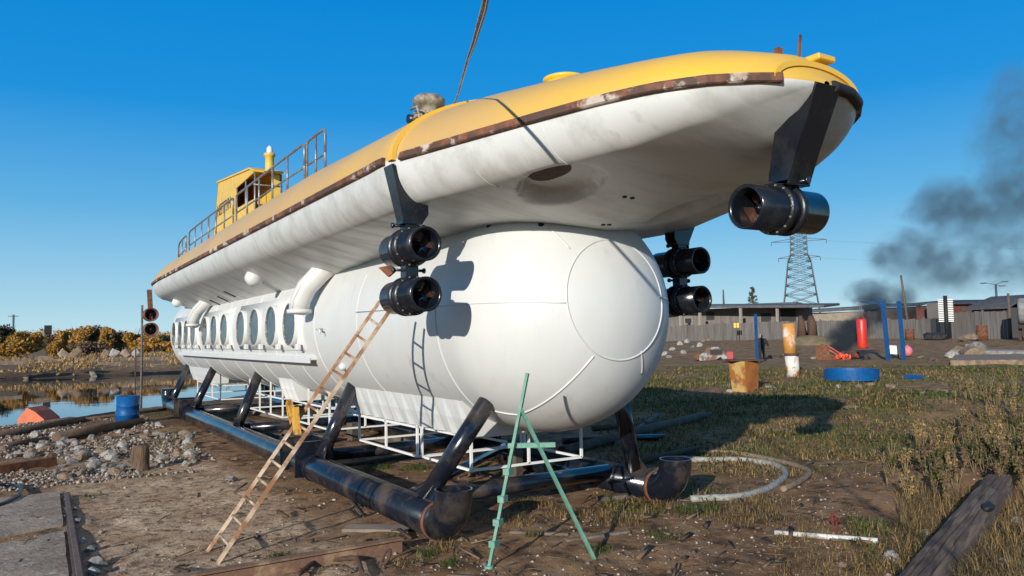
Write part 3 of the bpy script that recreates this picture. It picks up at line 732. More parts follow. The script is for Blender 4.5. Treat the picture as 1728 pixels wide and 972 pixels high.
mb = MB(); mb.box(wc + Vector((-.32, 0, .1)), (.22, .26, .16), bev=.02); mb.tube([wc + Vector((-.36, -.12, .26)), wc + Vector((-.36, .12, .26))], .06, 12); mb.build('winch_block', blackm, cp)
mb = MB(); mb.tube([wc + Vector((-.1, -.2, .3)), wc + Vector((.2, -.25, .25)), wc + Vector((.42, -.32, .02))], .016, 6); mb.build('rope_tail', ropem, cp)
for (px) in (583, 597):
    p = onplane(px, 262, 1, -.8); z = deckz(p.x, -.8); mb = MB(); mb.lathe([(.05, 0), (.045, .02), (.045, .13), (.07, .135), (.07, .16), (.001, .165)], 20, (p.x, -.8, z)); mb.build('bollard', blackm, sub)
for (px, hgt, wd_, m_) in ((1314, .055, .055, rust), (1348, .17, .02, rust)):
    p = onplane(px, 97, 1, -.05); p.z = deckz(min(p.x, 3.5), -.05); mb = MB(); mb.bar(p - Vector((0, 0, .02)), p + Vector((0, .03 if hgt > .1 else 0, hgt)), wd_, wd_ * .7); mb.build('deck_lug', m_, sub)
mb = MB(); mb.box((3.48, .12, deckz(3.42, .1) - .02), (.14, .2, .05), bev=.01); mb.build('deck_lug', yellow, sub)
p = onplane(515, 300, 1, -.6); mb = MB(); mb.blob((p.x, -.6, deckz(p.x, -.6)), (.3, .2, .14), 2, .03, smooth=True); mb.build('deck_bump', yellow, sub)
# guard rails
def railing(x0, x1, nposts):
    mb = MB(); y = -1.3; P_ = []
    def Z(x, h): return deckz(x, y) + h
    H = .66
    top = [(x0, y, Z(x0, .30)), (x0, y, Z(x0, H - .08)), (x0 + .03, y, Z(x0, H - .02)), (x0 + .10, y, Z(x0, H))]
    for q in np.linspace(x0 + .2, x1 - .2, 6): top.append((q, y, Z(q, H)))
    top += [(x1 - .10, y, Z(x1, H)), (x1 - .03, y, Z(x1, H - .02)), (x1, y, Z(x1, H - .08)), (x1, y, Z(x1, .30))]
    mb.tube(top, .021, 8); mb.tube([(q, y, Z(q, .28)) for q in np.linspace(x0, x1, 8)], .016, 6)
    o = mb.build('guard_rail', galv, sub)
    for q in np.linspace(x0 + .0, x1 - .0, nposts):
        pp = MB(); pp.tube([(q, y, Z(q, -.04)), (q, y, Z(q, H - .01))], .019, 8); pp.build('post', galv, o)
railing(-4.72, -3.84, 3); railing(-9.65, -4.86, 6); railing(-15.4, -9.95, 7); railing(-17.2, -15.9, 3)
# wheelhouse
YS = -.60; YP = .06
def cp2(px, py, y=YS): q = onplane(px, py, 1, y); return (q.x, y, q.z)
wh = MB()
def dz2(q): return (q[0], q[1], q[2])
rb = cp2(358, 385); rb = (rb[0], YS, 4.55)
side = [rb, cp2(368, 309), cp2(423, 286), cp2(428, 291), cp2(398, 318), cp2(399, 352)]; xf = cp2(428, 291)[0]
side += [(cp2(428, 336)[0], YS, cp2(428, 336)[2]), (cp2(428, 336)[0], YS, 4.6)]
wh.poly(side, .03, (0, 1, 0))
wh.poly([(p[0], YP, p[2]) for p in side[:4]] + [(xf, YP, 4.6)], .03, (0, -1, 0))
wh.poly([side[0], (side[0][0], YP, side[0][2]), (side[1][0], YP, side[1][2]), side[1]], .03, (1, 0, 0))
wl = wh.build('wheelhouse', yellow2, sub)
rf = MB(); rf.poly([(side[1][0] - .05, YS - .03, side[1][2] + .01), (side[2][0], YS - .03, side[2][2] + .01), (side[2][0], YP + .03, side[2][2] + .01), (side[1][0] - .05, YP + .03, side[1][2] + .01)], .04, (0, 0, 1))
rf.poly([(side[2][0], YS - .03, side[2][2] + .01), (xf + .12, YS - .03, side[3][2]), (xf + .12, YP + .03, side[3][2]), (side[2][0], YP + .03, side[2][2] + .01)], .04, (0, 0, 1)); rf.build('roof', yellow2, wl)
it = MB(); it.box(((xf - 1.2), (YS + YP) / 2, 5.0), (.1, .6, .8)); it.box((xf - .5, (YS + YP) / 2, 4.75), (.5, .5, .5)); it.tube([(xf - .45, YS + .1, 5.1), (xf - .45, YP - .1, 5.1)], .03, 8); it.build('helm', dark, wl)
for (qx, qy) in ((xf, YS + .03), (xf, YP - .03), (cp2(398, 318)[0], YS + .03), (xf - .9, YS + .03)):
    it = MB(); it.tube([(qx, qy, 4.6), (qx, qy, side[3][2])], .022, 8); it.build('frame_post', galv, wl)
it = MB(); it.tube([(xf, YS, side[3][2] - .28), (xf, YP, side[3][2] - .28)], .02, 8); it.build('frame_bar', galv, wl)
it = MB(); it.box((xf - .03, YP - .12, (4.6 + side[3][2]) / 2), (.05, .24, side[3][2] - 4.6)); it.build('corner_panel', yellow2, wl)
mp0 = onplane(455, 290, 1, -.3); mp1 = onplane(455, 258, 1, -.3)
it = MB(); it.lathe([(.13, 0), (.10, .05), (.10, mp1.z - mp0.z - .1), (.13, mp1.z - mp0.z - .08), (.13, mp1.z - mp0.z - .02), (.06, mp1.z - mp0.z), (.001, mp1.z - mp0.z + .01)], 18, mp0); ms = it.build('mast', yellow2, wl)
it = MB(); it.lathe([(.07, 0), (.07, .10), (.03, .16), (.001, .17)], 12, mp1); it.build('lamp', mat('lamp_glass', (.7, .72, .7), .2), ms)
def text(body, size, m, M4, parent, name='lettering', ext=.004):
    cu = bpy.data.curves.new('t', 'FONT'); cu.body = body; cu.size = size; cu.extrude = ext; cu.align_x = 'CENTER'; cu.align_y = 'CENTER'
    o = bpy.data.objects.new('t', cu); C.objects.link(o); dg = bpy.context.evaluated_depsgraph_get(); me = bpy.data.meshes.new_from_object(o.evaluated_get(dg))
    bpy.data.objects.remove(o); me.transform(M4); me.name = name; me.materials.clear(); me.materials.append(m)
    q = bpy.data.objects.new(name, me); C.objects.link(q); q.parent = parent; q.location = -wloc(parent); return q
tc_ = cp2(378, 351); Mt = Matrix.Translation((tc_[0], YS - .006, tc_[2])) @ Matrix.Rotation(R_(90), 4, 'X')
text('НЕПТУН', .42, mat('lettering_dark', (.05, .05, .06), .6), Mt, wl)

# ------------------------------------------------------------------ LOOSE OBJECTS NEAR THE HULL
def world(o_fn): return o_fn
# ladder leaning on the hull
La, Lb = onplane(350, 929, 2, 0), onplane(366, 950, 2, 0); La.z = gz(La.x, La.y); Lb.z = gz(Lb.x, Lb.y)
Ta, Tb = onplane(641, 508, 1, -1.90), onplane(659, 522, 1, -1.86)
lad = thing('ladder', (La + Lb) / 2, 'long narrow rusty ladder leaning up to the left thruster pair', 'ladder')
for (a, b2) in ((La, Ta), (Lb, Tb)):
    mb = MB(); mb.bar(a, b2, .026, .036); mb.build('rail', mat('ladder_paint', (.52, .41, .29), .75, c2=(.27, .125, .055), scale=3.4, thr=(.45, .56), bump=.3), lad)
for k in range(13):
    t = .065 + k * .072; mb = MB(); mb.tube([La.lerp(Ta, t), Lb.lerp(Tb, t)], .013, 8); mb.build('rung', mat('ladder_paint', 0), lad)
# yellow rag of sheet metal on the ladder
p = La.lerp(Ta, .50)
yb = thing('scrap_bracket', p, 'bent yellow painted bracket hooked on the ladder', 'bracket')
mb = MB(); c0 = p + Vector((0, -.05, .05)); mb.poly([c0 + Vector(v) for v in ((-.20, 0, .13), (-.15, 0, .17), (-.04, 0, .05), (.03, 0, -.03), (-.04, 0, -.07), (-.15, 0, .02))], .05, (0, 1, 0)); mb.build('plate', mat('yellow_worn', (.62, .33, .04), .7, c2=(.25, .10, .03), scale=9, thr=(.5, .6)), yb)
mb = MB(); mb.poly([c0 + Vector(v) for v in ((.03, 0, .09), (.09, 0, .11), (.13, 0, -.06), (.18, 0, -.15), (.09, 0, -.16), (.03, 0, -.05))], .05, (0, 1, 0)); mb.build('plate', mat('yellow_worn', 0), yb)
# green trestle
fa, fb = at(825, 958), at(1003, 944); apx = Vector((1.47, -1.27, 1.66))
apx = CAM + (ray(890, 630).normalized()) * (apx - CAM).length
tr = thing('trestle', (fa + fb) / 2, 'green A-shaped steel stand in front of the white nose', 'trestle')
mb = MB(); mb.bar(fa, apx, .036, .026); la_ = mb.build('leg', green, tr)
for t in (.13, .24, .36, .50):
    q = fa.lerp(apx, t); mb = MB(); mb.box(q + Vector((0, 0, 0)), (.06, .08, .055), Matrix.Rotation(.5, 3, 'Z')); mb.build('bracket', green, la_)
mb = MB(); q1 = apx + (fa - apx) * .18; mb.bar(fb, q1, .036, .026); mb.build('leg', green, tr)
mb = MB(); mb.bar(onplane(857, 752, 1, fa.lerp(apx, .6).y), fb.lerp(apx, .62) + Vector((.03, 0, .01)), .04, .04); mb.build('crossbar', green, tr)
mb = MB(); mb.tube([fa + Vector((0, 0, -.01)), fa + Vector((0, 0, .03))], .04, 10); mb.build('foot', green, tr)
# mooring rope from the deck towards the photographer's side, ending at a stake behind the camera
r0 = Vector((-.97, -.70, deckz(-.97, -.7) + .03)); r0 = onplane(762, 190, 1, -.75)
r1 = onplane(789, 100, 1, -2.0); r2 = onplane(819, 0, 1, -3.25); dirr = (r2 - r1).normalized()
r3 = r2 + dirr * 3 + Vector((0, 0, .35)); r4 = Vector((13.5, -7.6, gz(13.5, -7.6) + .5))
mb = MB(); ctrl = [r0, r0.lerp(r1, .5) + Vector((0, 0, -.03)), r1, r1.lerp(r2, .5) + Vector((0, 0, -.02)), r2, r3, r3.lerp(r4, .5) + Vector((0, 0, .1)), r4]
mb.tube(ctrl, .019, 8, radii=[.007, .008, .010, .012, .013, .014, .014, .014])
tag(mb.build('mooring_rope', ropem, None, loc=r0), 'frayed grey brown rope rising from the deck into the sky', 'rope')
mb = MB(); c2_ = [q + Vector((-.03, .02, .02 - .012 * k)) for k, q in enumerate(ctrl)]; c2_[0] = r0 + Vector((-.10, 0, .0)); mb.tube(c2_, .006, 6); mb.tube([r0, r0 + Vector((-.25, -.1, .02)), r0 + Vector((-.5, .1, .02))], .012, 6)
tag(mb.build('thin_rope', mat('pale_rope', (.55, .52, .46), .9), None, loc=r0), 'thin pale line running up beside the thick rope', 'rope')
mb = MB(); mb.tube([(13.5, -7.6, gz(13.5, -7.6) - .3), (13.5, -7.6, gz(13.5, -7.6) + .6)], .06, 10); tag(mb.build('mooring_stake', woodd, None, loc=(13.5, -7.6, 0)), 'wooden stake holding the end of the rope', 'stake')

def drape(pts, r, lift=0.):
    out = []
    for i, (px, py) in enumerate(pts):
        p = at(px, py); p.z += r * .8 + lift; out.append(p)
    return smooth_path(out)
def smooth_path(P_, sub=5):
    out = []
    for i in range(len(P_) - 1):
        p0, p1, p2, p3 = P_[max(i - 1, 0)], P_[i], P_[i + 1], P_[min(i + 2, len(P_) - 1)]
        for k in range(sub):
            t = k / sub; out.append(.5 * ((2 * p1) + (p2 - p0) * t + (2 * p0 - 5 * p1 + 4 * p2 - p3) * t * t + (3 * p1 - p0 - 3 * p2 + p3) * t ** 3))
    out.append(P_[-1]); return out
# hoses by the right skid
mb = MB(); mb.tube(drape([(1165, 846), (1205, 846), (1245, 844), (1285, 834), (1315, 818), (1326, 803), (1316, 792), (1285, 784), (1240, 781), (1195, 780), (1150, 776)], .04), .043, 12)
tag(mb.build('hose', hosem, None, loc=at(1240, 820)), 'thick pale grey hose looped on the dirt by the right skid', 'hose')
mb = MB(); mb.tube(drape([(1180, 769), (1230, 768), (1280, 776), (1330, 788), (1362, 800), (1364, 808), (1345, 822), (1322, 832)], .035, .02), .036, 10)
tag(mb.build('rope_hawser', hoset, None, loc=at(1300, 790)), 'tan hawser lying outside the grey hose loop', 'rope')
# white pipe, big beam, scrap at lower right
p0, p1 = at(1308, 900), at(1482, 922)
mb = MB(); mb.tube([p0 + Vector((0, 0, .02)), p0.lerp(p1, .5) + Vector((0, 0, .035)), p1 + Vector((0, 0, .05))], .026, 12)
tag(mb.build('white_pipe', mat('chalky_pipe', (.62, .61, .58), .7, c2=(.30, .26, .22), scale=6, thr=(.5, .62)), None, loc=p0), 'chalky white pipe lying in the grass at lower right', 'pipe')
pb0, pb1 = at(1572, 990), at(1688, 838); dd = (pb1 - pb0)
a0 = pb0 - dd * .25 + Vector((0, 0, .10)); a1 = pb1 + Vector((0, 0, .15)); sd_ = Vector((-dd.y, dd.x, 0)).normalized()
beam = thing('timber_beam', pb0, 'heavy cracked old railway timber slanting out of the lower right corner', 'timber')
mb = MB(); N = 46; rings = []; LL = (a1 - a0).length; dxv = (a1 - a0).normalized(); zv = dxv.cross(sd_).normalized(); zv = zv if zv.z > 0 else -zv
prof = [(-1, -1), (-1.02, -.4), (-.98, .3), (-.86, .78), (-.70, .96), (-.60, .80), (-.50, .98), (-.2, 1.02), (-.12, .74), (-.03, 1.0), (.25, 1.03), (.33, .86), (.42, .98), (.7, .9), (.92, .6), (1.0, .2), (1.0, -1)]
for i in range(N + 1):
    t = i / N; ww = .135; hh_ = .105; te = t + (.03 * noise.noise(Vector((t * 3, 1, 1))))
    rings.append([mb.bm.verts.new(Vector((LL * t - (.16 * (x_ + 1) * .5 if i == N else 0), ww * (x_ + .10 * noise.noise(Vector((t * 7, x_ * 2.5, z_)))), hh_ * (z_ + .16 * noise.noise(Vector((t * 11, x_ * 6, 3))))))) for x_, z_ in prof])
for A, B in zip(rings[:-1], rings[1:]):
    for k in range(len(prof)): kk = (k + 1) % len(prof); mb.bm.faces.new((A[k], A[kk], B[kk], B[k]))
mb.bm.faces.new(rings[0]); mb.bm.faces.new(rings[-1][::-1])
o = mb.build('trunk', mat('cracked_grey_timber', (.17, .12, .085), .9, c2=(.035, .026, .022), scale=4.5, thr=(.45, .58), bump=1., bscale=9, stretch=(.5, 3.2, 3.2), c3=(.09, .06, .045), s3=2, t3=(.45, .6)))
o.parent = beam; T_ = Matrix((dxv, zv.cross(dxv), zv)).transposed().to_4x4(); T_.translation = a0 - pb0; o.matrix_local = T_
mb = MB(); q = a0.lerp(a1, .62) + sd_ * .13 + Vector((0, 0, .1)); mb.blob(q - sd_ * .26, (.16, .05, .04), 2, .2, rot=math.atan2(dd.y, dd.x)); mb.build('knot', dark, beam)
p = at(1650, 950); mb = MB(); e1 = at(1632, 925) + Vector((0, 0, .10)); e2 = at(1690, 975) + Vector((0, 0, .03)); mb.bar(e1, e2, .09, .012); mb.bar(e1 + Vector((0, 0, .0)), e2 + Vector((0, 0, .0)), .012, .09)
tag(mb.build('angle_iron', mat('brown_angle', (.16, .08, .05), .8, c2=(.08, .045, .03), scale=8), None, loc=p), 'short brown angle iron leaning beside the cracked timber', 'angle iron')
# bottom: rusty channel, bent frame, board
q0, q1 = at(400, 985), at(678, 934)
mb = MB(); mb.bar(q0 - (q1 - q0) * .4 + Vector((0, 0, .06)), q1 + Vector((0, 0, .07)), .02, .13); mb.bar(q0 - (q1 - q0) * .4 + Vector((0, 0, .125)), q1 + Vector((0, 0, .135)), .10, .016)
tag(mb.build('steel_channel', mat('brown_channel', (.17, .09, .055), .8, c2=(.30, .19, .11), scale=5, thr=(.5, .62), bump=.4), None, loc=q0), 'long rusty brown steel channel along the bottom edge', 'steel beam')
qp = [at(500, 985), at(535, 958), at(560, 955), at(600, 952), at(606, 962), at(612, 985)]
mb = MB(); mb.tube([q + Vector((0, 0, .05)) for q in smooth_path(qp, 4)], .022, 8)
tag(mb.build('bent_bar', rustdk, None, loc=qp[2]), 'dark bent steel bar arching below the brown channel', 'bar')
mb = MB(); c_ = at(652, 956); mb.tube([c_ + Vector((.055 * math.cos(a), .03 * math.sin(a) - .0, .07 + .055 * math.sin(a))) for a in np.linspace(0, 2 * PI, 20)[:-1]], .014, 8, closed=True)
tag(mb.build('steel_ring', rustdk, None, loc=c_), 'small dark ring against the end of the brown channel', 'ring')
mb = MB(); c_ = at(640, 892); mb.bar(at(582, 893) + Vector((0, 0, .01)), at(692, 893) + Vector((0, 0, .02)), .22, .035); tag(mb.build('board', mat('flat_board', (.24, .19, .15), .9, c2=(.17, .13, .10), scale=4, bump=.3), None, loc=c_), 'flat sandy board half buried before the near skid elbow', 'board')
# thin plank along the skid
for (a, b2, wdt, lbl) in (((560, 805), (612, 872), .03, 'thin weathered lath lying in the lane beside the near skid'), ((640, 850), (690, 868), .05, 'short dark lath close to the near skid pipe')):
    mb = MB(); mb.bar(at(*a) + Vector((0, 0, .012)), at(*b2) + Vector((0, 0, .012)), wdt, .02); tag(mb.build('lath', woodd, None, loc=at(*a)), lbl, 'lath')
# timbers under and behind the hull
lst = [((1055, 812), (985, 826), .16, .07, 'wood', 'flat reddish board end between the skids near the right elbow'), ((1080, 838), (1010, 846), .12, .05, 'wood', 'low split board just in front of the right skid'),
       ((480, 738), (560, 748), .20, .16, 'woodd', 'thick brown log block under the ladder beyond the near skid'), ((400, 712), (470, 742), .14, .12, 'woodd', 'short squared timber behind the near skid midway'),
       ((430, 700), (560, 722), .12, .12, 'wood', 'long timber lying under the hull behind the ladder'), ((620, 748), (700, 742), .14, .08, 'wood', 'pale plank under the first white cage'),
       ((580, 788), (700, 770), .10, .05, 'woodd', 'dark plank crossing under the front cage'), ((860, 900), (960, 905), .05, .03, 'wood', 'broken plank lying behind the green stand'),
       ((955, 915), (1062, 900), .06, .03, 'wood', 'pale split lath beside the foot of the green stand')]
for (a, b2, wd_, hh_, mm, lb) in lst:
    mb = MB(); A, B = at(*a), at(*b2); mb.bar(A + Vector((0, 0, hh_ * .45)), B + Vector((0, 0, hh_ * .45)), wd_, hh_, bev=.008)
    tag(mb.build('timber', wood if mm == 'wood' else woodd, None, loc=A), lb, 'timber')
# upright wooden blocks propping the keel
for (px, py, sz, lb) in ((492, 752, (.2, .2, .32), 'upright bolt-studded wood block under the ladder'), (870, 808, (.16, .16, .55), 'squat dark prop block behind the near skid leg'), (596, 742, (.18, .2, .35), 'dark keel block beside the second skid leg'), (640, 728, (.3, .3, .4), 'thick keel block behind the front white cage')):
    p = at(px, py); mb = MB(); mb.box(p + Vector((0, 0, sz[2] / 2)), sz, Matrix.Rotation(.3, 3, 'Z'), .01); tag(mb.build('keel_block', woodd, None, loc=p), lb, 'wood block')
for i, (a, b2, r, m_, lb) in enumerate([((948, 772), (1190, 706), .09, woodd, 'longest dark log in the shade behind the right skid'), ((950, 752), (1120, 742), .06, pipe_m, 'black pipe lying in the shade under the nose'), ((1000, 728), (1160, 716), .06, woodd, 'thin log lying in the shade beyond the right leg'),
       ((1040, 755), (1110, 704), .05, wood, 'grey pole leaning across the shaded logs'), ((1060, 790), (1180, 762), .05, rustdk, 'dark tube in the shade beside the right elbow')]):
    A, B = at(*a), at(*b2); mb = MB(); mb.tube([A + Vector((0, 0, r)), A.lerp(B, .5) + Vector((0, 0, r + .02)), B + Vector((0, 0, r))], r, 12); tag(mb.build('log', m_, None, loc=A), lb, 'log')
# blue long pipes visible through the far cages
for (a, b2, r, lb) in (((430, 668), (640, 668), .17, 'long dark blue pipe on the ground beyond the far skid'),):
    A = onplane(*a, 1, 3.4); B = onplane(*b2, 1, 3.4); A.z = gz(A.x, A.y) + r; B.z = gz(B.x, B.y) + r; mb = MB(); mb.tube([A, B], r, 20); tag(mb.build('pipe', bluep, None, loc=A), lb, 'pipe')

# ------------------------------------------------------------------ LEFT FOREGROUND: slabs, rail, stump, rubble, drum, buoy
def slab(pts, th, name, lb, cat, m=conc, lift=.03):
    P_ = [at(*q) for q in pts]; z = sum(p.z for p in P_) / len(P_) + lift
    mb = MB(); top = []
    n_ = len(P_); out = []
    for i in range(n_):
        a, b2 = P_[i], P_[(i + 1) % n_]
        for k in range(8):
            q = a.lerp(b2, k / 8); out.append(Vector((q.x + .012 * noise.noise(q * 6), q.y + .012 * noise.noise(q * 6 + Vector((5, 0, 0))), z + .006 * noise.noise(q * 3))))
    c_ = sum(out, Vector()) / len(out); vs = [mb.bm.verts.new(q) for q in out]; lo = [mb.bm.verts.new(q - Vector((0, 0, th))) for q in out]; cc = mb.bm.verts.new(c_)
    for i in range(len(vs)): j = (i + 1) % len(vs); mb.bm.faces.new((vs[i], vs[j], cc)); mb.bm.faces.new((vs[i], lo[i], lo[j], vs[j]))
    return tag(mb.build(name, m, None, loc=c_), lb, cat)
slab([(-60, 852), (100, 832), (106, 890), (-60, 921)], .15, 'concrete_slab', 'rear pale concrete slab at the lower left edge', 'slab')
slab([(-60, 934), (107, 899), (118, 1000), (-60, 1010)], .15, 'concrete_slab', 'nearest concrete slab in the lower left corner', 'slab')
A, B = at(112, 838), at(138, 1005)
mb = MB(); mb.bar(A + Vector((0, 0, .0)), B + Vector((0, 0, .0)), .09, .05); mb.bar(A + Vector((0, 0, .045)), B + Vector((0, 0, .045)), .045, .03); tag(mb.build('steel_rail', mat('old_rail', (.11, .07, .055), .7, c2=(.17, .11, .08), scale=8, bump=.3), None, loc=A), 'old brown crane rail bordering the concrete slabs', 'rail')
A, B = at(-20, 804), at(92, 786); mb = MB(); mb.bar(A + Vector((0, 0, .06)), B + Vector((0, 0, .06)), .12, .14); tag(mb.build('rusty_beam', rust, None, loc=A), 'red brown rusty beam at the left edge before the rubble', 'steel beam')
for (sgn, lb, s0) in ((0, 'black cable loop lying on the rear slab at left edge', .0),):
    mb = MB(); mb.tube([p + Vector((0, 0, .05)) for p in smooth_path([at(-20, 828), at(15, 823), at(34, 829), at(30, 842), at(5, 856), at(-20, 862)], 5)], .022, 8); tag(mb.build('cable', blackm, None, loc=at(10, 840)), lb, 'cable')
p = at(237, 793); st = thing('stump', p, 'worn brown wooden post stump at the edge of the rubble', 'stump')
mb = MB(); ps = []
zt = zat(p, 752)
for (r, z) in ((.150, -.05), (.135, .05), (.128, .16), (.13, (zt - p.z) * .8), (.115, zt - p.z), (.001, zt - p.z + .01)): ps.append((r, z))
mb.lathe(ps, 18, p)
for v in mb.bm.verts: v.co += Vector((noise.noise(v.co * 7), noise.noise(v.co * 7 + Vector((3, 0, 0))), .3 * noise.noise(v.co * 5))) * .025
mb.build('post', mat('stump_wood', (.17, .105, .06), .95, c2=(.06, .04, .03), scale=6, thr=(.4, .6), bump=1, bscale=20, stretch=(2, 2, .4)), st)
# rocks
protos = []
for k in range(9):
    mb = MB(); mb.blob((0, 0, 0), (1, random.uniform(.65, .95), random.uniform(.5, .75)), 2, .28, 1.3, seed=k * 3.1)
    for v in mb.bm.verts:   # chip flat facets
        for j in range(3):
            nn = Vector((math.cos(k + j * 2.1), math.sin(k * 1.7 + j * 2.1), .5 * math.sin(j + k))).normalized(); dd_ = v.co.dot(nn) - .62
            if dd_ > 0: v.co -= nn * dd_
    mb.bm.normal_update(); me = bpy.data.meshes.new('rock'); mb.bm.to_mesh(me); mb.bm.free(); me.materials.append([rock_a, rock_b, rock_c][k % 3]); protos.append(me)
def rock(p, s, lb, grp, k=None):
    o = bpy.data.objects.new('rock', protos[k if k is not None else random.randrange(9)]); C.objects.link(o); o.location = p + Vector((0, 0, s * .25)); o.scale = (s, s, s)
    o.rotation_euler = (random.uniform(-.4, .4), random.uniform(-.4, .4), random.uniform(0, 6.28)); return tag(o, lb, 'rock', grp)
for i in range(235):
    t = random.random(); px = 5 + 325 * t; yl, yh = (738 if px < 150 else 728), 812 - 10 * abs(px - 120) / 100
    py = random.uniform(yl, yh)
    if 215 < px < 262 and py > 742: continue
    if px < 95 and 776 < py < 812: continue
    rock(at(px, py), random.choice([.04, .05, .05, .06, .07, .08, .09, .11, .14]), 'broken grey stone in the rubble strip between water and concrete slabs', 'rubble stones on the left')
rock(at(268, 720), .13, 'round pale boulder beside the blue drum', None, 2)
rock(at(390, 812), .10, 'lone sharp grey stone in the middle of the dirt lane', None, 0)
for (px, py, s_) in ((152, 930, .06), (165, 952, .09), (140, 915, .05), (150, 885, .05), (170, 900, .035), (128, 862, .04), (133, 884, .05), (158, 968, .06)):
    rock(at(px, py), s_, 'stone lying along the right side of the brown crane rail', 'stones beside the rail')
for (px, py, s_, k, lb) in ((1505, 948, .09, 2, 'pale rounded stone below the white pipe'), (1560, 905, .07, 2, 'whitish stone left of the cracked timber'), (1715, 880, .09, 2, 'white stone right of the cracked timber'), (1700, 955, .10, 0, 'grey stone behind the brown angle iron'), (1420, 955, .05, 1, 'small tan stone below the white pipe'), (1232, 662, .12, 2, 'flat stone by the ochre steel box')):
    rock(at(px, py), s_, lb, None, k)
# drum
p = at(215, 714); dr = thing('oil_drum', p, 'open-topped dented blue steel drum near the water', 'drum')
H_ = zat(p, 668) - p.z; r = .36 * H_ * 1.05
mb = MB(); mb.lathe([(.001, .0), (r, .0), (r, H_ * .32), (r + .015, H_ * .34), (r, H_ * .36), (r, H_ * .64), (r + .015, H_ * .66), (r, H_ * .68), (r * 1.02, H_), (r * .97, H_), (r * .95, H_ * .1), (.001, H_ * .1)], 36, p)
for v in mb.bm.verts:
    if v.co.z > p.z + H_ * .5: v.co += Vector((noise.noise(v.co * 2), noise.noise(v.co * 2.2), noise.noise(v.co * 3))) * .03
mb.build('body', bluep, dr)
# buoy
p = onplane(66, 720, 2, -.42); by = thing('buoy_float', p, 'weathered orange float lying in the shallows at left', 'buoy')
hgt = zat(p, 686) - p.z; mb = MB(); wd2 = hgt * .72
prof = [(-wd2, -hgt * .1, hgt * .42), (-wd2 * .35, 0, hgt * 1.0), (wd2 * .2, 0, hgt * .78), (wd2 * .8, 0, hgt * .42), (wd2 * .95, 0, .02), (-wd2 * .9, 0, -.02)]
rt = CR.copy(); rt.z = 0; rt.normalize(); fd = Vector((-rt.y, rt.x, 0))
bmv = MB(); P_ = [p + rt * a[0] + Vector((0, 0, a[2])) for a in prof]; bmv.poly([q - fd * .35 for q in P_], .8, fd); bmv.build('shell', orange, by)
mb = MB(); mb.box(p + rt * wd2 * .1 - fd * .38 + Vector((0, 0, .05)), (.4, .1, .12)); mb.build('skirt', dark, by)
# mooring posts
for (px, yt, yb_, r, lb, lean) in ((238, 515, 690, .045, 'tall thin grey pole standing in the water near the stern', 0), (228, 575, 668, .035, 'shorter rusty pole left of the tall thin one', 0)):
    p = onplane(px, yb_, 2, -.75); z = zat(p, yt); mb = MB(); mb.tube([(p.x, p.y, -1.4), (p.x + .03, p.y, z * .5), (p.x, p.y, z)], r, 8); tag(mb.build('pole', wood if r > .04 else rustdk, None, loc=p), lb, 'pole')
# logs on the shore
for (a, b2, r, lb) in (((95, 746), (240, 716), .11, 'long brown log across the rubble below the drum'), ((-20, 742), (190, 702), .09, 'weathered log along the waterline at left'), ((140, 712), (300, 692), .05, 'slender driftwood pole behind the blue drum'), ((-10, 760), (80, 745), .06, 'half buried pole at the left edge above the rubble')):
    A, B = at(*a), at(*b2); mb = MB(); mb.tube([A + Vector((0, 0, r * .8)), A.lerp(B, .5) + Vector((0, 0, r * .9)), B + Vector((0, 0, r * .7))], r, 12, radii=[r, r * .95, r * .8]); tag(mb.build('log', mat('shore_log', (.14, .09, .06), .9, c2=(.08, .055, .04), scale=5, bump=.8, stretch=(.4, 2, 2)), None, loc=A), lb, 'log')

# ------------------------------------------------------------------ RIGHT BACKGROUND
def facing(px): h = hdir(px); return h, Vector((h.y, -h.x, 0))      # forward, right
def wallbox(px0, px1, d0, d1, ytop, depth, name, m, parent=None, zb=None):
    A, B = far(px0, d0), far(px1, d1); zt = (zat(A, ytop[0]) + zat(B, ytop[1])) / 2; zb = min(A.z, B.z) - .3 if zb is None else zb
    dr_ = (B - A); dr_.z = 0; L = dr_.length; dr_.normalize(); nb = Vector((-dr_.y, dr_.x, 0))
    if nb.dot(hdir(px0)) < 0: nb = -nb
    mb = MB(); c_ = (A + B) / 2 + nb * depth / 2; c_.z = (zb + zt) / 2; mb.box(c_, (L, depth, zt - zb), Matrix((dr_, nb, Vector((0, 0, 1)))).transposed())
    return mb.build(name, m, parent), A, B, zt, zb, dr_, nb
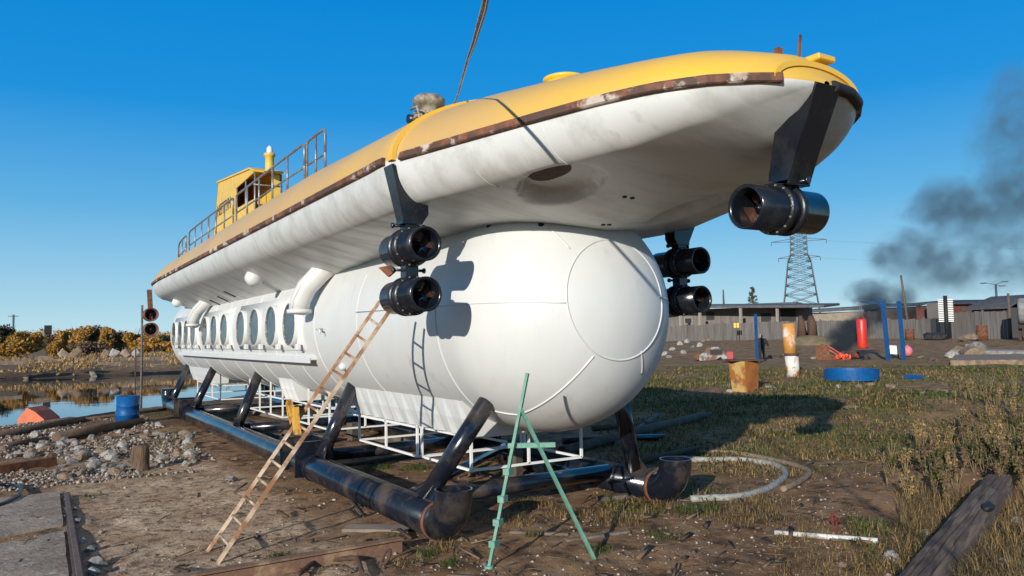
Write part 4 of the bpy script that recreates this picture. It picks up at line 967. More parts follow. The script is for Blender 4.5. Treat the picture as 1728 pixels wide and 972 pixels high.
# plank fence: one long fence thing with panels and posts
fn = thing('plank_fence', far(1400, 98), 'long grey vertical plank fence across the yard', 'fence')
segs = [(1100, 104, 553, 574), (1160, 103, 549, 574), (1220, 101, 546, 574), (1300, 99, 543, 574), (1385, 97, 541, 573), (1440, 95, 541, 573), (1500, 93, 539, 573), (1560, 91, 538, 571), (1600, 89, 535, 569), (1608, 87, 527, 568), (1660, 85, 526, 566), (1706, 84, 525, 565)]
pts_ = []
for (px, d, yt, yb_) in segs:
    p = far(px, d); pts_.append((p, zat(p, yt)))
for i, ((p, z0), (q, z1)) in enumerate(zip(pts_[:-1], pts_[1:])):
    L = (q - p).length; n_ = max(2, int(L / .28)); mb = MB()
    for k in range(n_):
        a = p.lerp(q, (k + .04) / n_); b2 = p.lerp(q, (k + .96) / n_); zt = z0 + (z1 - z0) * k / n_ + random.uniform(-.08, .06); zb = min(a.z, b2.z) - .2
        off = random.uniform(-.03, .03); h_ = Vector((hdir(1400).x, hdir(1400).y, 0)) * off
        mb.poly([Vector((a.x, a.y, zb)) + h_, Vector((b2.x, b2.y, zb)) + h_, Vector((b2.x, b2.y, zt)) + h_, Vector((a.x, a.y, zt)) + h_], .03, hdir(1400))
    mb.build('panel', fence_m, fn)
    mb = MB(); mb.box((p.x, p.y, (p.z + z0) / 2), (.16, .16, z0 - p.z + .3)); mb.build('post', fence_m, fn)
# low shed behind the fence
sh = thing('shed', far(1260, 118), 'long low grey workshop shed with wide flat eaves behind the fence', 'shed')
o, A, B, zt, zb, dr_, nb = wallbox(1118, 1355, 122, 116, (519, 521), 7, 'wall', shed_m, sh)
A2, B2 = far(1150, 117), far(1392, 111); zr = zat(far(1260, 114), 518)
def flatroof(pa, pb_, za, zb_, back, name, parent, m=roof_m, th=.35):
    d_ = (pb_ - pa); d_.z = 0; d_.normalize(); nb_ = Vector((-d_.y, d_.x, 0)); nb_ = nb_ if nb_.dot(hdir(1300)) > 0 else -nb_
    mb = MB(); q = [Vector((pa.x, pa.y, za)), Vector((pb_.x, pb_.y, zb_)), Vector((pb_.x, pb_.y, zb_ + .5)) + nb_ * back, Vector((pa.x, pa.y, za + .5)) + nb_ * back]
    mb.poly(q, th, (0, 0, 1)); return mb.build(name, m, parent)
flatroof(A2, B2, zat(A2, 520), zat(B2, 519), 10, 'roof', sh)
o2, *_ = wallbox(1236, 1345, 124, 122, (512, 511), 6, 'roof_box', roof_m, sh, zb=zt - .2)
mb = MB(); q0_ = far(1118, 118); q1_ = far(1160, 117); mb.poly([Vector((q0_.x, q0_.y, zat(q0_, 524))), Vector((q1_.x, q1_.y, zat(q1_, 520))), Vector((q1_.x, q1_.y, zat(q1_, 520))) + nb * 8, Vector((q0_.x, q0_.y, zat(q0_, 524))) + nb * 8], .2, (0, 0, 1)); mb.build('roof', roof_m, sh)
for px in (1149, 1182, 1251, 1313):
    p = far(px, 113); mb = MB(); mb.box((p.x, p.y, (zat(p, 520) + p.z) / 2), (.3, .3, zat(p, 520) - p.z)); mb.build('pillar', mat('pale_post', (.30, .26, .22), .9), sh)
for (x0, x1, y0, y1) in ((1158, 1174, 535, 548), (1198, 1212, 527, 540), (1290, 1306, 529, 543), (1322, 1345, 522, 545)):
    p0_, p1_ = A.lerp(B, (x0 - 1118) / 237), A.lerp(B, (x1 - 1118) / 237); off = -nb * .06
    mb = MB(); za, zb_ = zat(p0_, y0), zat(p0_, y1); mb.poly([Vector((p0_.x, p0_.y, za)) + off, Vector((p1_.x, p1_.y, za)) + off, Vector((p1_.x, p1_.y, zb_)) + off, Vector((p0_.x, p0_.y, zb_)) + off], .05, nb); fr_ = mb.build('window', dark if x0 != 1158 else mat('shed_frame', (.2, .19, .17), .8), sh)
    mb = MB(); off2 = -nb * .1; i_ = .22
    if x0 == 1158:
        mb.poly([Vector((p0_.x, p0_.y, za - i_)) + off2 + dr_ * i_, Vector((p1_.x, p1_.y, za - i_)) + off2 - dr_ * i_, Vector((p1_.x, p1_.y, zb_ + i_)) + off2 - dr_ * i_, Vector((p0_.x, p0_.y, zb_ + i_)) + off2 + dr_ * i_], .05, nb); mb.build('pane', dark, fr_)
    else: mb.bm.free()
# second low building, brick house, pitched roof, tank
o, A, B, *_ = wallbox(1350, 1470, 150, 146, (530, 524), 8, 'wall', tanwall)
o.name = 'tan_building'; C.objects.link(o) if o.name not in C.objects else None
tb = thing('tan_building', A, 'low tan rendered building with a dark flat roof under the pylon', 'building'); o.name = 'wall'; o.parent = tb; o.location = -A
flatroof(far(1348, 149), far(1472, 145), zat(far(1348, 149), 529), zat(far(1472, 145), 522), 9, 'roof', tb, th=.5)
bk = thing('brick_building', far(1600, 135), 'red brick building with a flat roof behind the fence', 'building')
wallbox(1548, 1645, 138, 134, (515, 514), 9, 'wall', brick, bk); wallbox(1566, 1590, 134, 133, (511, 511), 8, 'tower', mat('grey_brick', (.22, .19, .17), .9), bk); flatroof(far(1547, 137), far(1648, 133), zat(far(1547, 137), 514), zat(far(1648, 133), 513), 9, 'roof', bk, th=.3)
lw = thing('dark_shed', far(1520, 150), 'low dark flat shed half hidden by smoke', 'shed'); wallbox(1460, 1550, 150, 148, (520, 518), 6, 'wall', mat('dark_board', (.085, .06, .05), .9), lw); flatroof(far(1458, 149), far(1552, 147), zat(far(1458, 149), 519), zat(far(1552, 147), 517), 7, 'roof', lw, th=.3)
gb = thing('gabled_shed', far(1670, 110), 'dark shed with a low pitched grey roof at the right', 'shed')
o, A, B, zt_, zb_, d2, n2 = wallbox(1642, 1706, 110, 107, (521, 520), 6, 'wall', mat('shed_dark', (.06, .055, .055), .9), gb)
mb = MB(); za = zt_ - .1; zr_ = zat(far(1680, 112), 503); A_, B_ = A - d2 * .8 - n2 * .6, B + d2 * .3 - n2 * .6
mb.poly([Vector((A_.x, A_.y, za)), Vector((B_.x, B_.y, za)), Vector((B_.x, B_.y, zr_)) + n2 * 3.5, Vector((A_.x, A_.y, zr_)) + n2 * 3.5 + d2 * 1.2], .2, (0, 0, 1)); mb.poly([Vector((A_.x, A_.y, zr_)) + n2 * 3.5 + d2 * 1.2, Vector((B_.x, B_.y, zr_)) + n2 * 3.5, Vector((B_.x, B_.y, za)) + n2 * 7, Vector((A_.x, A_.y, za)) + n2 * 7], .2, (0, 0, 1)); mb.build('roof', roof_m, gb)
tk = thing('rail_tank', far(1730, 80), 'pale grey tank car standing at the right edge', 'tank wagon')
a_, f_ = facing(1730); p = far(1722, 78); zt_, zb_ = zat(p, 503), zat(p, 548); rr_ = (zt_ - zb_) / 2; cc = Vector((p.x, p.y, (zt_ + zb_) / 2)) + f_ * 3.9
mb = MB(); axd = f_; mb.tube([cc - axd * 4.0, cc - axd * 3.85, cc + axd * 4], rr_, 28, radii=[rr_ * .86, rr_, rr_]); mb.build('tank', tank_m, tk)
mb = MB(); mb.box(Vector((cc.x, cc.y, zb_ - .15)), (8, 1.6, .3), Matrix((f_, Vector((-f_.y, f_.x, 0)), Vector((0, 0, 1)))).transposed()); mb.build('frame', dark, tk)
for k in (-3.2, -2.0, 2.2): mb = MB(); q = cc + f_ * k; mb.tube([Vector((q.x, q.y, p.z + .45)) - a_ * .9, Vector((q.x, q.y, p.z + .45)) - a_ * .75], .45, 20); mb.build('wheel', dark, tk)
mb = MB(); mb.box((p.x, p.y, (p.z + zt_) / 2), (.2, .2, zt_ - p.z)) ; mb.build('end_post', rustdk, tk)
# pylon
pd = 260; pc = far(1354, pd); pc.z = gz(pc.x, pc.y); py = thing('electricity_pylon', pc, 'tall lattice electricity pylon behind the shed', 'pylon')
hh_ = zat(pc, 380); hb = zat(pc, 515); f_, rt_ = facing(1354)
def tower_w(z):
    t = (z - hb) / (hh_ - hb); return 4.9 * (1 - t) ** 1.0 * 1.05 + 2.0 * t if t < .62 else 2.55 - (t - .62) * .6
zs = [pc.z, hb * .5 + pc.z * .5, hb] + [hb + (hh_ - hb) * t for t in (.13, .25, .36, .46, .55, .63, .70, .77, .84, .91, 1.0)]
cor = []
for z in zs:
    h_ = tower_w(z); cor.append([Vector((pc.x, pc.y, z)) + rt_ * (sx * h_) + f_ * (sy * h_) for sx, sy in ((-1, -1), (1, -1), (1, 1), (-1, 1))])
mb = MB()
for k in range(4): mb.tube([c[k] for c in cor], .16, 5)
mb.build('leg_frame', pylonm, py)
mb = MB()
for i in range(len(cor) - 1):
    for k in range(4):
        a, b2, c_, d_ = cor[i][k], cor[i][(k + 1) % 4], cor[i + 1][k], cor[i + 1][(k + 1) % 4]
        mb.tube([a, d_], .09, 4); mb.tube([b2, c_], .09, 4); mb.tube([c_, d_], .08, 4)
mb.build('lattice', pylonm, py)
for (yy, wd_) in ((406, 8.2), (434, 6.2), (384, 5)):
    z = zat(pc, yy); mb = MB(); c_ = Vector((pc.x, pc.y, z))
    for s in (-1, 1):
        tip = c_ + rt_ * (s * wd_) + Vector((0, 0, -.1)); mb.tube([c_ + rt_ * (s * 2) + Vector((0, 0, .7)), tip], .10, 5); mb.tube([c_ + rt_ * (s * 2) + Vector((0, 0, -.3)), tip], .10, 5); mb.tube([tip, tip - Vector((0, 0, 1.2))], .1, 5)
    mb.build('cross_arm', pylonm, py)
for (yy, wd_, sgn) in ((409, 8.2, 1), (437, 6.2, 1)):
    z = zat(pc, yy); tip = Vector((pc.x, pc.y, z)) + rt_ * wd_; e2 = far(2300, 300); e2.z = zat(far(1728, 300), yy + 28); mb = MB(); mb.tube(smooth_path([tip, tip.lerp(e2, .5) - Vector((0, 0, 3)), e2], 8), .025, 4); tag(mb.build('power_line', pylonm, None, loc=tip), 'upper power line running right from the pylon' if yy == 409 else 'lower power line running right from the pylon', 'cable')
# poles
for (px, y0, y1, d, r, lb, lean) in ((1221, 489, 515, 125, .16, 'short dark stovepipe on the shed roof', .0), (1533, 464, 540, 100, .16, 'tall dark wooden pole standing in the smoke', -.6), (1703, 495, 545, 84, .16, 'dark post at the end of the plank fence', 0)):
    p = far(px + 2, d); zt = zat(p, y0); f_, rt_ = facing(px); mb = MB(); zb_ = (zat(p, y1) if px == 1221 else p.z); mb.tube([Vector((p.x, p.y, zb_)), Vector((p.x, p.y, zt)) + rt_ * lean], r, 8, radii=[r, r * .7]); tag(mb.build('pole' if px != 1221 else 'stovepipe', woodd, None, loc=p), lb, 'pole' if px != 1221 else 'chimney')
p = far(1598, 84); mp_ = thing('insulator_mast', p, 'dark post carrying two ladders of white crossbars by the fence', 'post'); f_, rt_ = facing(1598); z0, z1 = zat(p, 499), p.z
mb = MB(); mb.tube([Vector((p.x, p.y, z1)), Vector((p.x, p.y, z0))], .18, 8); mb.build('post', dark, mp_)
for s_ in (-1, 1):
    for k in range(13):
        z = zat(p, 506 + k * 3); mb = MB(); mb.bar(Vector((p.x, p.y, z)) + rt_ * (s_ * .18) - f_ * .1, Vector((p.x, p.y, z)) + rt_ * (s_ * .62) - f_ * .1, .09, .09); mb.build('crossbar', cagew, mp_)
p = far(1685, 130); lp = thing('street_lamp', p, 'three-headed grey street lamp above the roofs', 'street lamp'); f_, rt_ = facing(1685); z0 = zat(p, 480)
mb = MB(); mb.tube([p, Vector((p.x, p.y, z0))], .16, 8); mb.build('pole', pylonm, lp)
for (dx, dy) in ((-1.5, 477), (1.1, 476), (.8, 483)):
    z = zat(p, dy); mb = MB(); mb.bar(Vector((p.x, p.y, z0)), Vector((p.x, p.y, z)) + rt_ * dx * .8, .08); mb.box(Vector((p.x, p.y, z)) + rt_ * dx, (.8, .3, .16), Matrix((rt_, f_, Vector((0, 0, 1)))).transposed()); mb.build('lamp_head', pylonm, lp)
p = far(1641, 120); mb = MB()
# gym frame, bag, posts
def bluepost(px0, y0, px1, y1, d, lb, w_=.16):
    p = far(px1, d); zt = zat(p, y0); f_, rt_ = facing(px1); dx = ((px0 - px1) + 5) / F * d * 1.0
    t_ = thing('blue_post', p, lb, 'post'); mb = MB(); mb.bar(Vector((p.x, p.y, p.z - .1)), Vector((p.x, p.y, zt)) + rt_ * dx, w_, w_, up=(rt_.x, rt_.y, 0)); mb.build('post', bluel, t_); return t_, Vector((p.x, p.y, zt)) + rt_ * dx, rt_
def dist_of(px, py): q = at(px, py); return math.hypot(q.x - CAM.x, q.y - CAM.y)
d1 = dist_of(1497, 608)
t_, top, rt_ = bluepost(1488, 508, 1497, 608, d1, 'blue steel post with a side arm holding the red punching bag', .26)
mb = MB(); tip = top - rt_ * (31 / F * d1); mb.bar(top - Vector((0, 0, .03)), tip, .07, .07); mb.bar(top - Vector((0, 0, .35)) , top - rt_ * .4 - Vector((0, 0, .05)), .05, .05); mb.build('arm', bluel, t_)
bluepost(1515, 508, 1523, 608, d1 * 1.0, 'plain blue steel post right of the punching bag', .24)
bluepost(1271, 530, 1276, 613, dist_of(1276, 613), 'slim lone blue post beside the walking man', .17)
bg_ = thing('punching_bag', tip, 'long bright red punching bag hanging from the blue arm', 'punching bag')
zt, zb_ = zat(tip, 538), zat(tip, 588); mb = MB(); rb_ = 7.2 / F * d1; mb.lathe([(.001, zb_), (rb_ * .9, zb_), (rb_, zb_ + .08), (rb_, zt - .1), (rb_ * .85, zt), (.001, zt)], 24, (tip.x, tip.y, 0)); mb.build('bag', redp, bg_)
mb = MB()
for dx in (-.12, .12): mb.tube([tip, Vector((tip.x, tip.y, zt)) + rt_ * dx], .015, 5)
mb.build('chain', galv, bg_)
# person
p = at(1286, 608); pr = thing('person', p, 'person in dark jacket and trousers walking beside the slim blue post', 'person'); Hh = zat(p, 564) - p.z; f_, rt_ = facing(1283)
me = bpy.data.meshes.new('body'); K = Hh / 1.75
J = [(0, .94), (0, 1.15), (0, 1.38), (0, 1.48), (0, 1.57), (0, 1.68), (-.24, 1.40), (-.33, 1.13), (-.32, .90), (.24, 1.40), (.35, 1.14), (.42, .92), (-.09, .90), (-.11, .50), (-.12, .08), (.09, .90), (.12, .50), (.17, .08), (-.12, .03), (.17, .03)]
dep = [0, 0, -.01, 0, 0, -.01, 0, .02, -.08, 0, .02, -.05, 0, -.06, .02, 0, .03, .10, -.13, -.05]
rad = [.23, .25, .26, .10, .12, .12, .12, .10, .065, .12, .10, .065, .15, .11, .075, .15, .11, .075, .06, .06]
E_ = [(0, 1), (1, 2), (2, 3), (3, 4), (4, 5), (2, 6), (6, 7), (7, 8), (2, 9), (9, 10), (10, 11), (0, 12), (12, 13), (13, 14), (0, 15), (15, 16), (16, 17), (14, 18), (17, 19)]
me.from_pydata([tuple(rt_ * (a * K) + f_ * (dep[i] * K) + Vector((0, 0, z * K))) for i, (a, z) in enumerate(J)], E_, [])
ob = bpy.data.objects.new('body', me); C.objects.link(ob); sk = ob.modifiers.new('s', 'SKIN')
for i, v in enumerate(me.skin_vertices[0].data): v.radius = (rad[i] * K, rad[i] * K * .85)
me.skin_vertices[0].data[0].use_root = True
ob.modifiers.new('u', 'SUBSURF').levels = 1; ob.modifiers['u'].render_levels = 1
dg = bpy.context.evaluated_depsgraph_get(); me2 = bpy.data.meshes.new_from_object(ob.evaluated_get(dg)); bpy.data.objects.remove(ob)
me2.name = 'body'; me2.materials.clear()
for m_ in (cloth, skin): me2.materials.append(m_)
for f in me2.polygons: f.use_smooth = True; f.material_index = 1 if f.center.z > 1.52 * K else 0
ob = bpy.data.objects.new('body', me2); C.objects.link(ob); ob.parent = pr
mb = MB(); mb.blob(Vector((0, 0, 1.70 * K)) + f_ * .02, (.10 * K, .10 * K, .08 * K), 2, .04, smooth=True); o = mb.build('hair', hairm); o.parent = pr
# rusted white column, ochre box, blue basin
p = at(1339, 637); cl = thing('rusted_column', p, 'upright white pipe column streaked with orange rust', 'pipe column'); f_, rt_ = facing(1339); dd = dist_of(1339, 637); zt = zat(p, 546); zm = zat(p, 598); lean = -4 / F * dd
tp = Vector((p.x, p.y, zt)) + rt_ * lean; base = Vector((p.x, p.y, p.z)); md = base.lerp(tp, (zm - p.z) / (zt - p.z)); r = 10.3 / F * dd
mb = MB(); mb.tube([base, md - Vector((0, 0, .02))], r, 22); mb.build('lower_segment', peel, cl)
mb = MB(); mb.tube([md + rt_ * -.05, tp], r * .95, 22); mb.build('upper_segment', mat('peeling_upper', (.66, .62, .57), .7, c2=(.55, .25, .05), scale=2.6, thr=(.40, .52), bump=.3), cl)
mb = MB(); mb.tube([md - Vector((0, 0, .05)), md + Vector((0, 0, .05))], r * 1.12, 22); mb.build('collar', rustdk, cl)
p = at(1258, 660); d_ = dist_of(1258, 660); f_, rt_ = facing(1258); z = zat(p, 609); w2 = 21.5 / F * d_
bx = thing('rusty_box', p, 'upright ochre and orange rusted steel box section in the grass', 'steel box'); q = [(-w2, -.1), (.05, -.5), (w2, .1), (-.02, .5)]
mb = MB(); lo = [mb.bm.verts.new(Vector((p.x, p.y, p.z - .05)) + rt_ * a * .92 + f_ * b2) for a, b2 in q]; hi = [mb.bm.verts.new(Vector((p.x, p.y, z)) + rt_ * (a * 1.08 - .04) + f_ * b2) for a, b2 in q]
for k in range(4): mb.bm.faces.new((lo[k], lo[(k + 1) % 4], hi[(k + 1) % 4], hi[k]))
mb.bm.faces.new(hi); ob_ = mb.build('shell', ochre, bx); ob_.data.materials.append(mat('orange_rust_plate', (.40, .13, .025), .85, c2=(.25, .08, .02), scale=3, bump=.3))
for f in ob_.data.polygons:
    if f.normal.dot(rt_) > .2 and f.normal.dot(f_) < 0: f.material_index = 1
mb = MB(); mb.bar(Vector((p.x, p.y, z + .03)) - rt_ * w2 * 1.2 - f_ * .3, Vector((p.x, p.y, z + .03)) + rt_ * w2 * 1.25, .5, .04); mb.build('lid', rustdk, bx)
p = at(1437, 646); d_ = dist_of(1437, 646); z = zat(p, 625); r = 41 / F * d_
bs_ = thing('blue_basin', p, 'round shallow bright blue steel basin set on stones', 'basin'); mb = MB(); mb.lathe([(.001, .05), (r * .97, .05), (r, z - p.z), (r * .96, z - p.z), (r * .93, .12), (.001, .12)], 40, p + hdir(1437) * r, smooth=False); mb.build('basin', bluep, bs_)
for (px, py_, s_, k, lb) in ((1415, 655, .12, 2, 'left pale stone under the blue basin'), (1450, 656, .16, 1, 'tan stone under the middle of the blue basin'), (1468, 652, .18, 1, 'orange tan stone at the right of the blue basin')): rock(at(px, py_), s_, lb, None, k)
mb = MB(); p = at(1537, 641); mb.poly([p + Vector(v) for v in ((-.35, 0, .02), (.3, -.1, .03), (.42, .25, .10), (-.1, .3, .16), (-.4, .2, .1))], .04, (0, 0, 1)); tag(mb.build('blue_sheet', bluep, None, loc=p), 'crumpled blue metal sheet on the dirt right of the basin', 'sheet metal')
# scrap: wreck, burning heap, board, ball, barrels, sign, rocks
def rubble_heap(px, py, w_px, h_px, n_, name, lb, cat, m, seed):
    p = at(px, py); d_ = dist_of(px, py); f_, rt_ = facing(px); W = w_px / F * d_ / 2; Hh_ = h_px / F * d_; mb = MB(); rs = random.Random(seed)
    for k in range(n_):
        a = rs.uniform(-1, 1); hgt = (1 - abs(a)) * Hh_ * rs.uniform(.2, .8); s_ = Hh_ * rs.uniform(.2, .42)
        mb.blob(p + rt_ * (a * W) + f_ * rs.uniform(-.4, .8) + Vector((0, 0, hgt)), (s_ * rs.uniform(.8, 1.6), s_, s_ * .8), 1, .25, 1.3, rot=rs.uniform(0, 6), seed=k)
    return tag(mb.build(name, m, None, loc=p), lb, cat)
for (px, py_, s_, k) in ((1122, 600, .35, 2), (1135, 596, .45, 2), (1148, 592, .5, 2), (1160, 590, .6, 2), (1170, 594, .4, 0), (1181, 593, .45, 2), (1128, 604, .3, 0), (1153, 599, .4, 2), (1188, 588, .4, 1), (1196, 584, .55, 1)):
    rock(at(px, py_), s_ * .8, 'whitish rubble block in the low heap left of the car wreck', 'rubble heap beside the shed', k)
p = at(1205, 608); d_ = dist_of(1205, 608); f_, rt_ = facing(1205); W = 24 / F * d_; Hh_ = 22 / F * d_
wr_ = thing('scrap_cab', p, 'crushed pale blue and red vehicle body lying in the yard', 'wreck')
mb = MB(); mb.poly([p + rt_ * a * W + Vector((0, 0, b2 * Hh_)) for a, b2 in ((-.95, 0), (-1, .4), (-.6, .62), (-.45, .95), (.3, 1.0), (.62, .62), (.85, .5), (.9, .12), (.55, .05), (.42, .28), (.15, .05), (-.4, .0))], 1.1, f_); mb.build('body', mat('pale_blue_wreck', (.30, .36, .37), .7, c2=(.14, .06, .035), scale=1.6, thr=(.44, .54)), wr_)
mb = MB(); mb.box(p + rt_ * W * 1.05 + Vector((0, 0, Hh_ * .35)) + f_ * .4, (W * .5, .8, Hh_ * .6), Matrix((rt_, f_, Vector((0, 0, 1)))).transposed(), .05); mb.build('door', mat('dull_red', (.35, .04, .04), .6), wr_)
mb = MB(); mb.box(p - rt_ * W * 1.1 + Vector((0, 0, Hh_ * .3)) + f_ * .3, (W * .35, .6, Hh_ * .55), Matrix((rt_, f_, Vector((0, 0, 1)))).transposed(), .04); mb.build('panel', rust, wr_)
mb = MB(); mb.box(p + rt_ * W * .15 + Vector((0, 0, Hh_ * .62)) - f_ * .03, (W * .8, .05, Hh_ * .38), Matrix((rt_, f_, Vector((0, 0, 1)))).transposed()); mb.build('window_gap', dark, wr_)
# fire heap
p = at(1408, 607); d_ = dist_of(1408, 607); f_, rt_ = facing(1408)
hp = thing('burning_heap', p, 'smouldering heap of rusty scrap giving off black smoke', 'fire')
u_ = d_ / F
mb = MB(); mb.poly([p + rt_ * (a * u_) + Vector((0, 0, b2 * u_)) for a, b2 in ((-27, 0), (-26, 18), (-18, 25), (-8, 20), (-3, 0))], .5, f_); mb.build('rusty_sheet', rust, hp)
mb = MB(); rs = random.Random(4)
for k in range(14): mb.blob(p + rt_ * (rs.uniform(-4, 30) * u_) + f_ * rs.uniform(0, .8) + Vector((0, 0, rs.uniform(0, 10) * u_)), (rs.uniform(.15, .45), .25, .2), 1, .3, seed=k)
mb.build('embers_pile', mat('burnt_scrap', (.05, .04, .035), .9, c2=(.30, .04, .02), scale=1.5, thr=(.5, .6)), hp)
for k in range(4):
    a = p + rt_ * (rs.uniform(-16, 6) * u_) + Vector((0, 0, rs.uniform(10, 32) * u_)); b2 = p + rt_ * (rs.uniform(6, 24) * u_); mb = MB(); mb.bar(a, b2, .07, .07); mb.build('charred_stick', woodd if k % 2 else mat('red_stick', (.4, .05, .03), .7), hp)
fl = bpy.data.materials.new('flame'); fl.use_nodes = True; fb_ = fl.node_tree.nodes['Principled BSDF']; fb_.inputs['Base Color'].default_value = (.55, .05, .02, 1); fb_.inputs['Emission Color'].default_value = (1, .16, .03, 1); fb_.inputs['Emission Strength'].default_value = .2
mb = MB()
for k in range(5): c_ = p + rt_ * ((4 + 4.5 * k) * u_) + Vector((0, 0, (4 + 3 * (k % 2)) * u_)) - f_ * .3; mb.blob(c_, (.08, .06, .10 + .06 * (k % 3)), 2, .5, 3, seed=k * 5)
mb.build('flames', fl, hp)
p = at(1508, 602); d_ = dist_of(1508, 602); f_, rt_ = facing(1508); u_ = d_ / F; c_ = at(1508, 606); c_.z = (zat(c_, 584) + zat(c_, 597)) / 2
wb_ = thing('white_board', c_, 'tilted white board leaning between the two blue posts', 'board'); mb = MB(); mb.box(c_ + f_ * .3, (17 * u_, .06, 12 * u_), Matrix((rt_, f_, Vector((0, 0, 1)))).transposed() @ Matrix.Rotation(.08, 3, 'Y')); mb.build('panel', plank_w, wb_)
mb = MB(); mb.bar(c_ + f_ * .35 - rt_ * 5 * u_ - Vector((0, 0, 12 * u_)), c_ + f_ * .35 - rt_ * 5 * u_, .06); mb.bar(c_ + f_ * .35 + rt_ * 6 * u_ - Vector((0, 0, 12 * u_)), c_ + f_ * .35 + rt_ * 6 * u_, .06); mb.build('legs', woodd, wb_)
p = at(1532, 603); mb = MB(); mb.blob(p + Vector((0, 0, 8 * u_)), (7 * u_, 7 * u_, 8 * u_), 3, .02, smooth=True); mb.tube([p + Vector((0, 0, 15.5 * u_)), p + Vector((0, 0, 17 * u_))], .06, 8); tag(mb.build('pink_float', pink, None, loc=p), 'faded pink round float behind the right blue post', 'float')
for (px, py_, hp_, lb) in ((1535, 573, 18, 'small rusty barrel before the fence left of the insulator post'), (1657, 569, 20, 'rusty orange barrel before the fence at the right')):
    p = far(px, 84 if px == 1535 else 80); z = zat(p, py_ - hp_); p.z = min(p.z, zat(p, py_)); r = hp_ * .36 / F * 82; h_ = z - p.z; br = thing('rusty_barrel', p, lb, 'barrel'); mb = MB(); mb.lathe([(.001, 0), (r, 0), (r, h_ * .33), (r * 1.05, h_ * .35), (r, h_ * .37), (r, h_ * .66), (r * 1.05, h_ * .68), (r, h_ * .7), (r, h_), (.001, h_ - .03)], 24, p); mb.build('drum_body', rust, br)
p = far(1243, 97); f_, rt_ = facing(1243); mb = MB(); z0, z1 = zat(p, 545), zat(p, 553); mb.box((p.x, p.y, (z0 + z1) / 2), (.62, .05, z0 - z1), Matrix((rt_, f_, Vector((0, 0, 1)))).transposed()); tag(mb.build('yellow_sign', mat('sign_yellow', (.75, .45, .06), .6), None, loc=p), 'small yellow sign plate on the grey fence', 'sign')
mb = MB(); mb.tube([(p.x, p.y, gz(p.x, p.y)), (p.x, p.y, z0)], .05, 6); tag(mb.build('sign_post', woodd, None, loc=p), 'thin post below the yellow sign plate', 'post')
for (px, py_, s_, k, lb) in ((1622, 596, .75, 1, 'left tan boulder of the boulder group before the fence'), (1634, 583, .95, 1, 'top brown boulder of the boulder group'), (1640, 597, .85, 1, 'front orange brown boulder of the boulder group'), (1648, 590, .8, 0, 'right grey boulder of the boulder group'), (1606, 600, .5, 2, 'upright pale stone left of the boulder group')): rock(at(px, py_ + 4), s_, lb, None, k)
slab([(1604, 617), (1612, 604), (1735, 603), (1740, 615)], .25, 'concrete_slab', 'long pale concrete slab beyond the weeds at right', 'slab', rock_b, .22)
slab([(1655, 599), (1660, 595), (1745, 597), (1745, 601)], .2, 'concrete_slab', 'thin whitish slab right of the boulders', 'slab', rock_c, .22)
for (px, lb) in ((1352, 'left dark rusty stump on the mound under the pylon'), (1370, 'right dark rusty stump on the mound under the pylon')):
    p = far(px, 78); p.z = zat(p, 556); z = zat(p, 533); mb = MB(); mb.tube([(p.x, p.y, p.z - 1.0), (p.x + .1, p.y, (p.z + z) / 2), (p.x, p.y, z)], .35, 9, radii=[.5, .38, .2])
    for v in mb.bm.verts: v.co += Vector((noise.noise(v.co * 2), noise.noise(v.co * 2.3), 0)) * .3
    tag(mb.build('scrap_stump', rustdk, None, loc=p), lb, 'scrap')
pp_ = [far(1345, 74), far(1395, 74)]; mb = MB(); c_ = far(1372, 76); mb.blob((c_.x, c_.y, c_.z - .1), (2.6, 1.6, .95), 3, .12, .8, rot=math.atan2(facing(1372)[1].y, facing(1372)[1].x)); tag(mb.build('soil_mound', mat('mound_soil', (.19, .13, .08), .95, c2=(.10, .10, .04), scale=1.4), None, loc=c_), 'brown soil mound behind the rusted column', 'mound')
mb = MB()
for k, (px, py_) in enumerate(((1570, 573), (1576, 570), (1583, 573), (1590, 570), (1565, 574))): p = far(px, 82); mb.blob((p.x, p.y, p.z + .35), (.4, .4, .4), 1, .3, seed=k)
tag(mb.build('tyre_heap', dark, None, loc=far(1576, 82)), 'black heap of tyres against the fence', 'heap', kind='stuff')

# ------------------------------------------------------------------ vegetation
def leafcloud(centers, n_, size, flat=.5):
    """small leaf quads scattered in ellipsoidal clumps"""
    V = []; Fq = []
    cen = np.array([c for c, r in centers]); rad_ = np.array([r for c, r in centers])
    idx = rng.randint(0, len(centers), n_)
    u = rng.normal(size=(n_, 3)); u /= np.linalg.norm(u, axis=1)[:, None]; rr = rng.uniform(0, 1, n_) ** (1 / 2.2)
    P_ = cen[idx] + u * rr[:, None] * rad_[idx]
    a = rng.normal(size=(n_, 3)); a /= np.linalg.norm(a, axis=1)[:, None]; b_ = np.cross(a, rng.normal(size=(n_, 3))); b_ /= np.linalg.norm(b_, axis=1)[:, None]
    s_ = size * rng.uniform(.5, 1.3, n_)[:, None]
    V = np.stack([P_ - a * s_, P_ + b_ * s_ * .6, P_ + a * s_, P_ - b_ * s_ * .6], 1).reshape(-1, 3); Fq = np.arange(n_ * 4).reshape(-1, 4)
    return V, Fq
